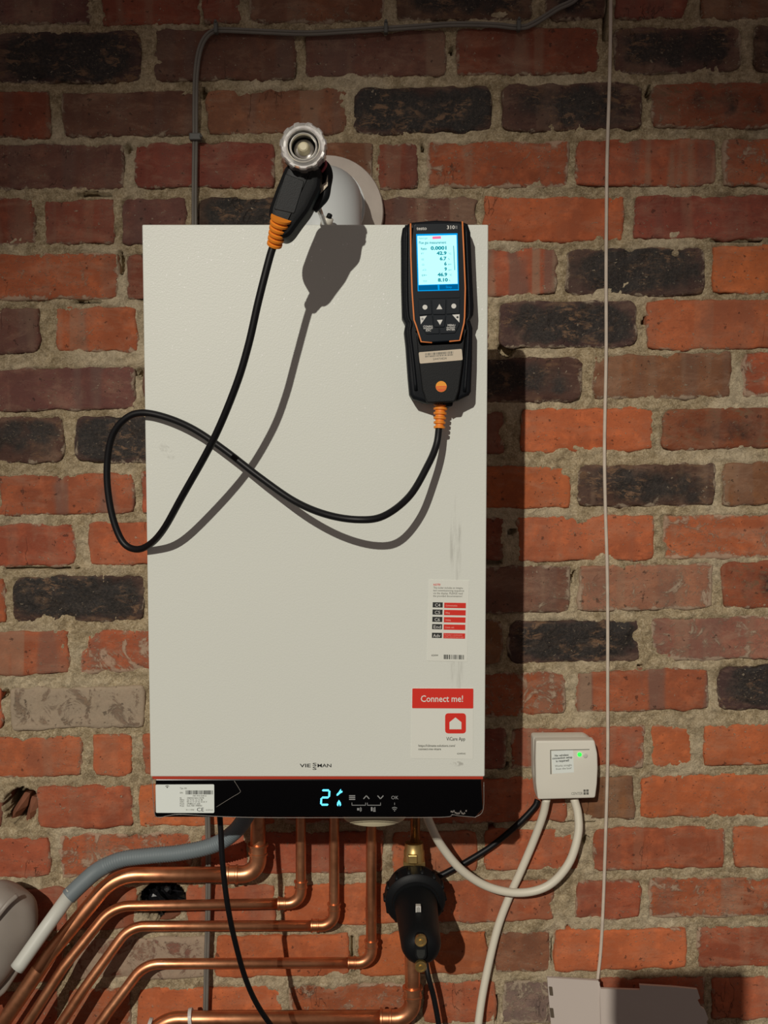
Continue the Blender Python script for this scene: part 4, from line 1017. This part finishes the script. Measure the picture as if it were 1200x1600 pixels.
# ------------------------------------------------------------------ magnetic filter
FA = W(648, 1400, .075); FB = W(658, 1476, .185)
mf = thing('inline_filter', W(648, 1405, .05), 'black cylindrical filter under a brass valve, with two brass plugs in its end', 'filter')
fd = (FB-FA).normalized(); FL = (FB-FA).length
V_, F_ = revolve([(-.028, .026), (-.024, .037), (-.010, .040), (-.008, .043), (.012, .043), (.015, .040), (.017, .034), (.020, .033)], FA, FB, 48); o = link('collar', V_, F_, M['black'], mf); flat_shade_sharp(o, 35)
for k in range(14):
    a = 2*math.pi*k/14
    n1 = fd.cross(Vector((0, 0, 1))).normalized(); n2 = fd.cross(n1)
    c0 = FA+fd*-.006+(n1*math.cos(a)+n2*math.sin(a))*.0425; c1 = FA+fd*.010+(n1*math.cos(a)+n2*math.sin(a))*.0425
    V_, F_ = tube_geo([c0, c1], .0028, 8); link('grip_rib', V_, F_, M['black'], mf)
V_, F_ = revolve([(.015, .0300), (.018, .0305), (.060, .0285), (FL-.012, .0272), (FL, .0268), (FL+.010, .0235), (FL+.016, .017), (FL+.018, .006)], FA, FB, 48); o = link('canister', V_, F_, M['black'], mf); flat_shade_sharp(o, 40)
def surf_h(u, v, r):
    h_ = .30
    while h_ > .05:
        p = W(u, v, h_)-FA; t = p.dot(fd)
        if t < FL+.016 and (p-fd*t).length < r: return h_
        h_ -= .0005
    return .1
HL = surf_h(653.5, 1423, .0290); HP = surf_h(657.5, 1471, .026); HQ = surf_h(657, 1500, .024)
V_, F_ = prism_geo(round_poly(px([(649.5, 1415), (657.6, 1415), (657.6, 1431), (649.5, 1431)], YW-HL), .0008, 2), YW-HL-.0015, YW-HL+.006)
sl = link('canister_label', V_, F_, M['tie'], mf, False)
bars('print_lines', [(651.3, 1418, 652.3, 1428), (653.3, 1417, 654.2, 1429), (655.2, 1418, 656, 1428)], YW-HL-.0015, M['ink_grey'], sl, .0003)
V_, F_ = prism_geo(round_poly(px([(648, 1462), (666.5, 1462), (667, 1500), (648.5, 1500)], YW-HP-.004), .007, 5), YW-HP-.004, YW-HP+.02, .001, 2)
link('end_block', V_, F_, M['black'], mf, False)
V_, F_ = prism_geo(px([(651, 1484), (664, 1484), (664, 1492), (661, 1497), (654, 1497), (651, 1492)], YW-HP-.0045), YW-HP-.0048, YW-HP+.01); link('recess', V_, F_, M['ink'], mf, False)
for (u, v) in ((657.5, 1471), (657.5, 1511)):
    c = W(u, v, HP+.007); dd = Vector((0, -1, -.04))
    V_, F_ = revolve([(-.006, .0078), (0, .0078), (.0012, .0070), (.0012, .0056), (.0004, .0052), (.0004, .0030), (.002, .0026), (.002, .0001)], c, c+dd, 28)
    pl = link('brass_plug', V_, F_, M['brass'], mf); flat_shade_sharp(pl, 30)
# brass valve and pipes of the filter
V_, F_ = revolve([(0, .0168), (.001, .0180), (.011, .0180), (.012, .0168)], W(647, 1356, .05), W(647, 1320, .05), 6); link('union_nut', V_, F_, M['brass'], mf, False)
V_, F_ = revolve([(0, .0150), (.018, .0150), (.020, .0138), (.030, .0132), (.031, .0100)], W(647, 1348, .05), W(647, 1300, .05), 28); flat_shade_sharp(link('valve_body', V_, F_, M['brass'], mf))
V_, F_ = prism_geo(round_poly(px([(638, 1337), (652, 1337), (652, 1350), (638, 1350)], YW-.07), .001, 2), YW-.070, YW-.05, .001, 2); link('valve_square', V_, F_, M['brass'], mf, False)
tube('inlet_pipe', [W(649, 1330, .05), W(648, 1190, .05)], .0072, M['dull_copper'], mf, seg=24)
tube('outlet_pipe', [W(647, 1400, .045), W(645, 1535, .045), W(644.8, 1562, .045)], .0104, M['dull_copper'], mf, seg=24)

# ------------------------------------------------------------------ card box at the bottom right
YC = YW-.065
cb = thing('card_box', at(980, 1700, YC+.03), 'pale grey notched card box standing at the bottom right corner', 'box')
P = [(855, 1527.5), (896, 1530), (935, 1532.5), (939, 1545), (1000.5, 1547), (999.5, 1539), (1055, 1542.5), (1089.5, 1546), (1094, 1560), (1090, 1562.5), (1096, 1574), (1101, 1577), (1107, 1592), (1104, 1597), (1112, 1612), (1122, 1650), (1128, 1700), (872, 1700), (864, 1640)]
V_, F_ = prism_geo(px(P, YC), YC, YC+.005, 0); link('front_flap', V_, F_, M['card'], cb, False)
for P in ([(857.5, 1541.5), (863, 1542), (864.5, 1556), (859, 1555.5)], [(858.8, 1575), (864.4, 1575.4), (866.2, 1590.6), (860.6, 1590)]):
    plate('slot', P, YC-.0006, .0006, M['card_dark'], cb, rnd=.001, rn=2)
tube('flap_crease', [at(936, 1534, YC-.0002), at(937, 1560, YC-.0002), at(941, 1700, YC-.0002)], .0009, M['card'], cb, seg=6)
xa, xb = at(866, 1640, YC).x, at(1112, 1640, YC).x; za = at(900, 1700, YC).z; zc = at(900, 1556, YC).z-.045
Geo().box((xa+.004, YC+.005, za), (xa+.008, YC+.055, zc)).box((xb-.012, YC+.005, za), (xb-.008, YC+.055, zc)).box((xa+.004, YC+.051, za), (xb-.008, YC+.055, zc)).box((xa+.004, YC+.005, zc-.004), (xb-.008, YC+.055, zc)).link('carton_body', M['card'], cb)

# ------------------------------------------------------------------ grey sack at the left edge
def sack():
    c = W(-22, 1474, .062); nu, nv = 44, 30; V, Fc = [], []
    axis = Vector((.50, 0, .84)).normalized(); sdv = Vector((axis.z, 0, -axis.x))
    for j in range(nv+1):
        ph = math.pi*j/nv
        for i in range(nu):
            th = 2*math.pi*i/nu
            r = math.sin(ph)**.55
            a = math.cos(ph)*.094; b = r*math.cos(th)*.056; d = r*math.sin(th)*.044
            w = .0022*math.sin(3*th+2*ph)+.0012*math.sin(5*th-4*ph)+.0008*math.sin(9*ph+2*th)
            V.append(c+axis*a+sdv*(b+w*math.cos(th)*r)+Vector((0, d+w*math.sin(th)*r, 0)))
    for j in range(nv):
        for i in range(nu):
            Fc.append((j*nu+i, j*nu+(i+1) % nu, (j+1)*nu+(i+1) % nu, (j+1)*nu+i))
    return V, Fc
sk_ = thing('plastic_sack', W(-10, 1560, .08), 'bulging grey plastic sack at the lower left edge beside the white drain pipe', 'sack')
V_, F_ = sack(); link('bulge', V_, F_, M['sack'], sk_)
tube('seam', smooth_pts([W(-10, 1440, .108), W(2, 1424, .106), (W(14, 1410, .10)), W(27, 1399, .09)], 5), .0016, M['sack'], sk_, seg=8, sx=2.2)
V_, F_ = prism_geo(round_poly(px([(-30, 1585), (-30, 1530), (-8, 1520), (30, 1485), (37, 1496), (34, 1512), (8, 1552)], YW-.07), .004, 3), YW-.07, YW-.05, .004, 2); link('loose_flap', V_, F_, M['sack'], sk_)

# ------------------------------------------------------------------ the phone that takes the picture; it throws the soft shadow at the lower right
ph = thing('smartphone', (-.038, -.012, 1.490), 'dark smartphone held up at the viewpoint, its shadow falling at the lower right', 'phone')
V_, F_ = prism_geo(round_poly([(-.122, 1.490), (.046, 1.490), (.046, 1.572), (-.122, 1.566)], .014, 5), .006+.006-.018, -.015+.0, 0); link('body', V_, F_, M['black'], ph, False)
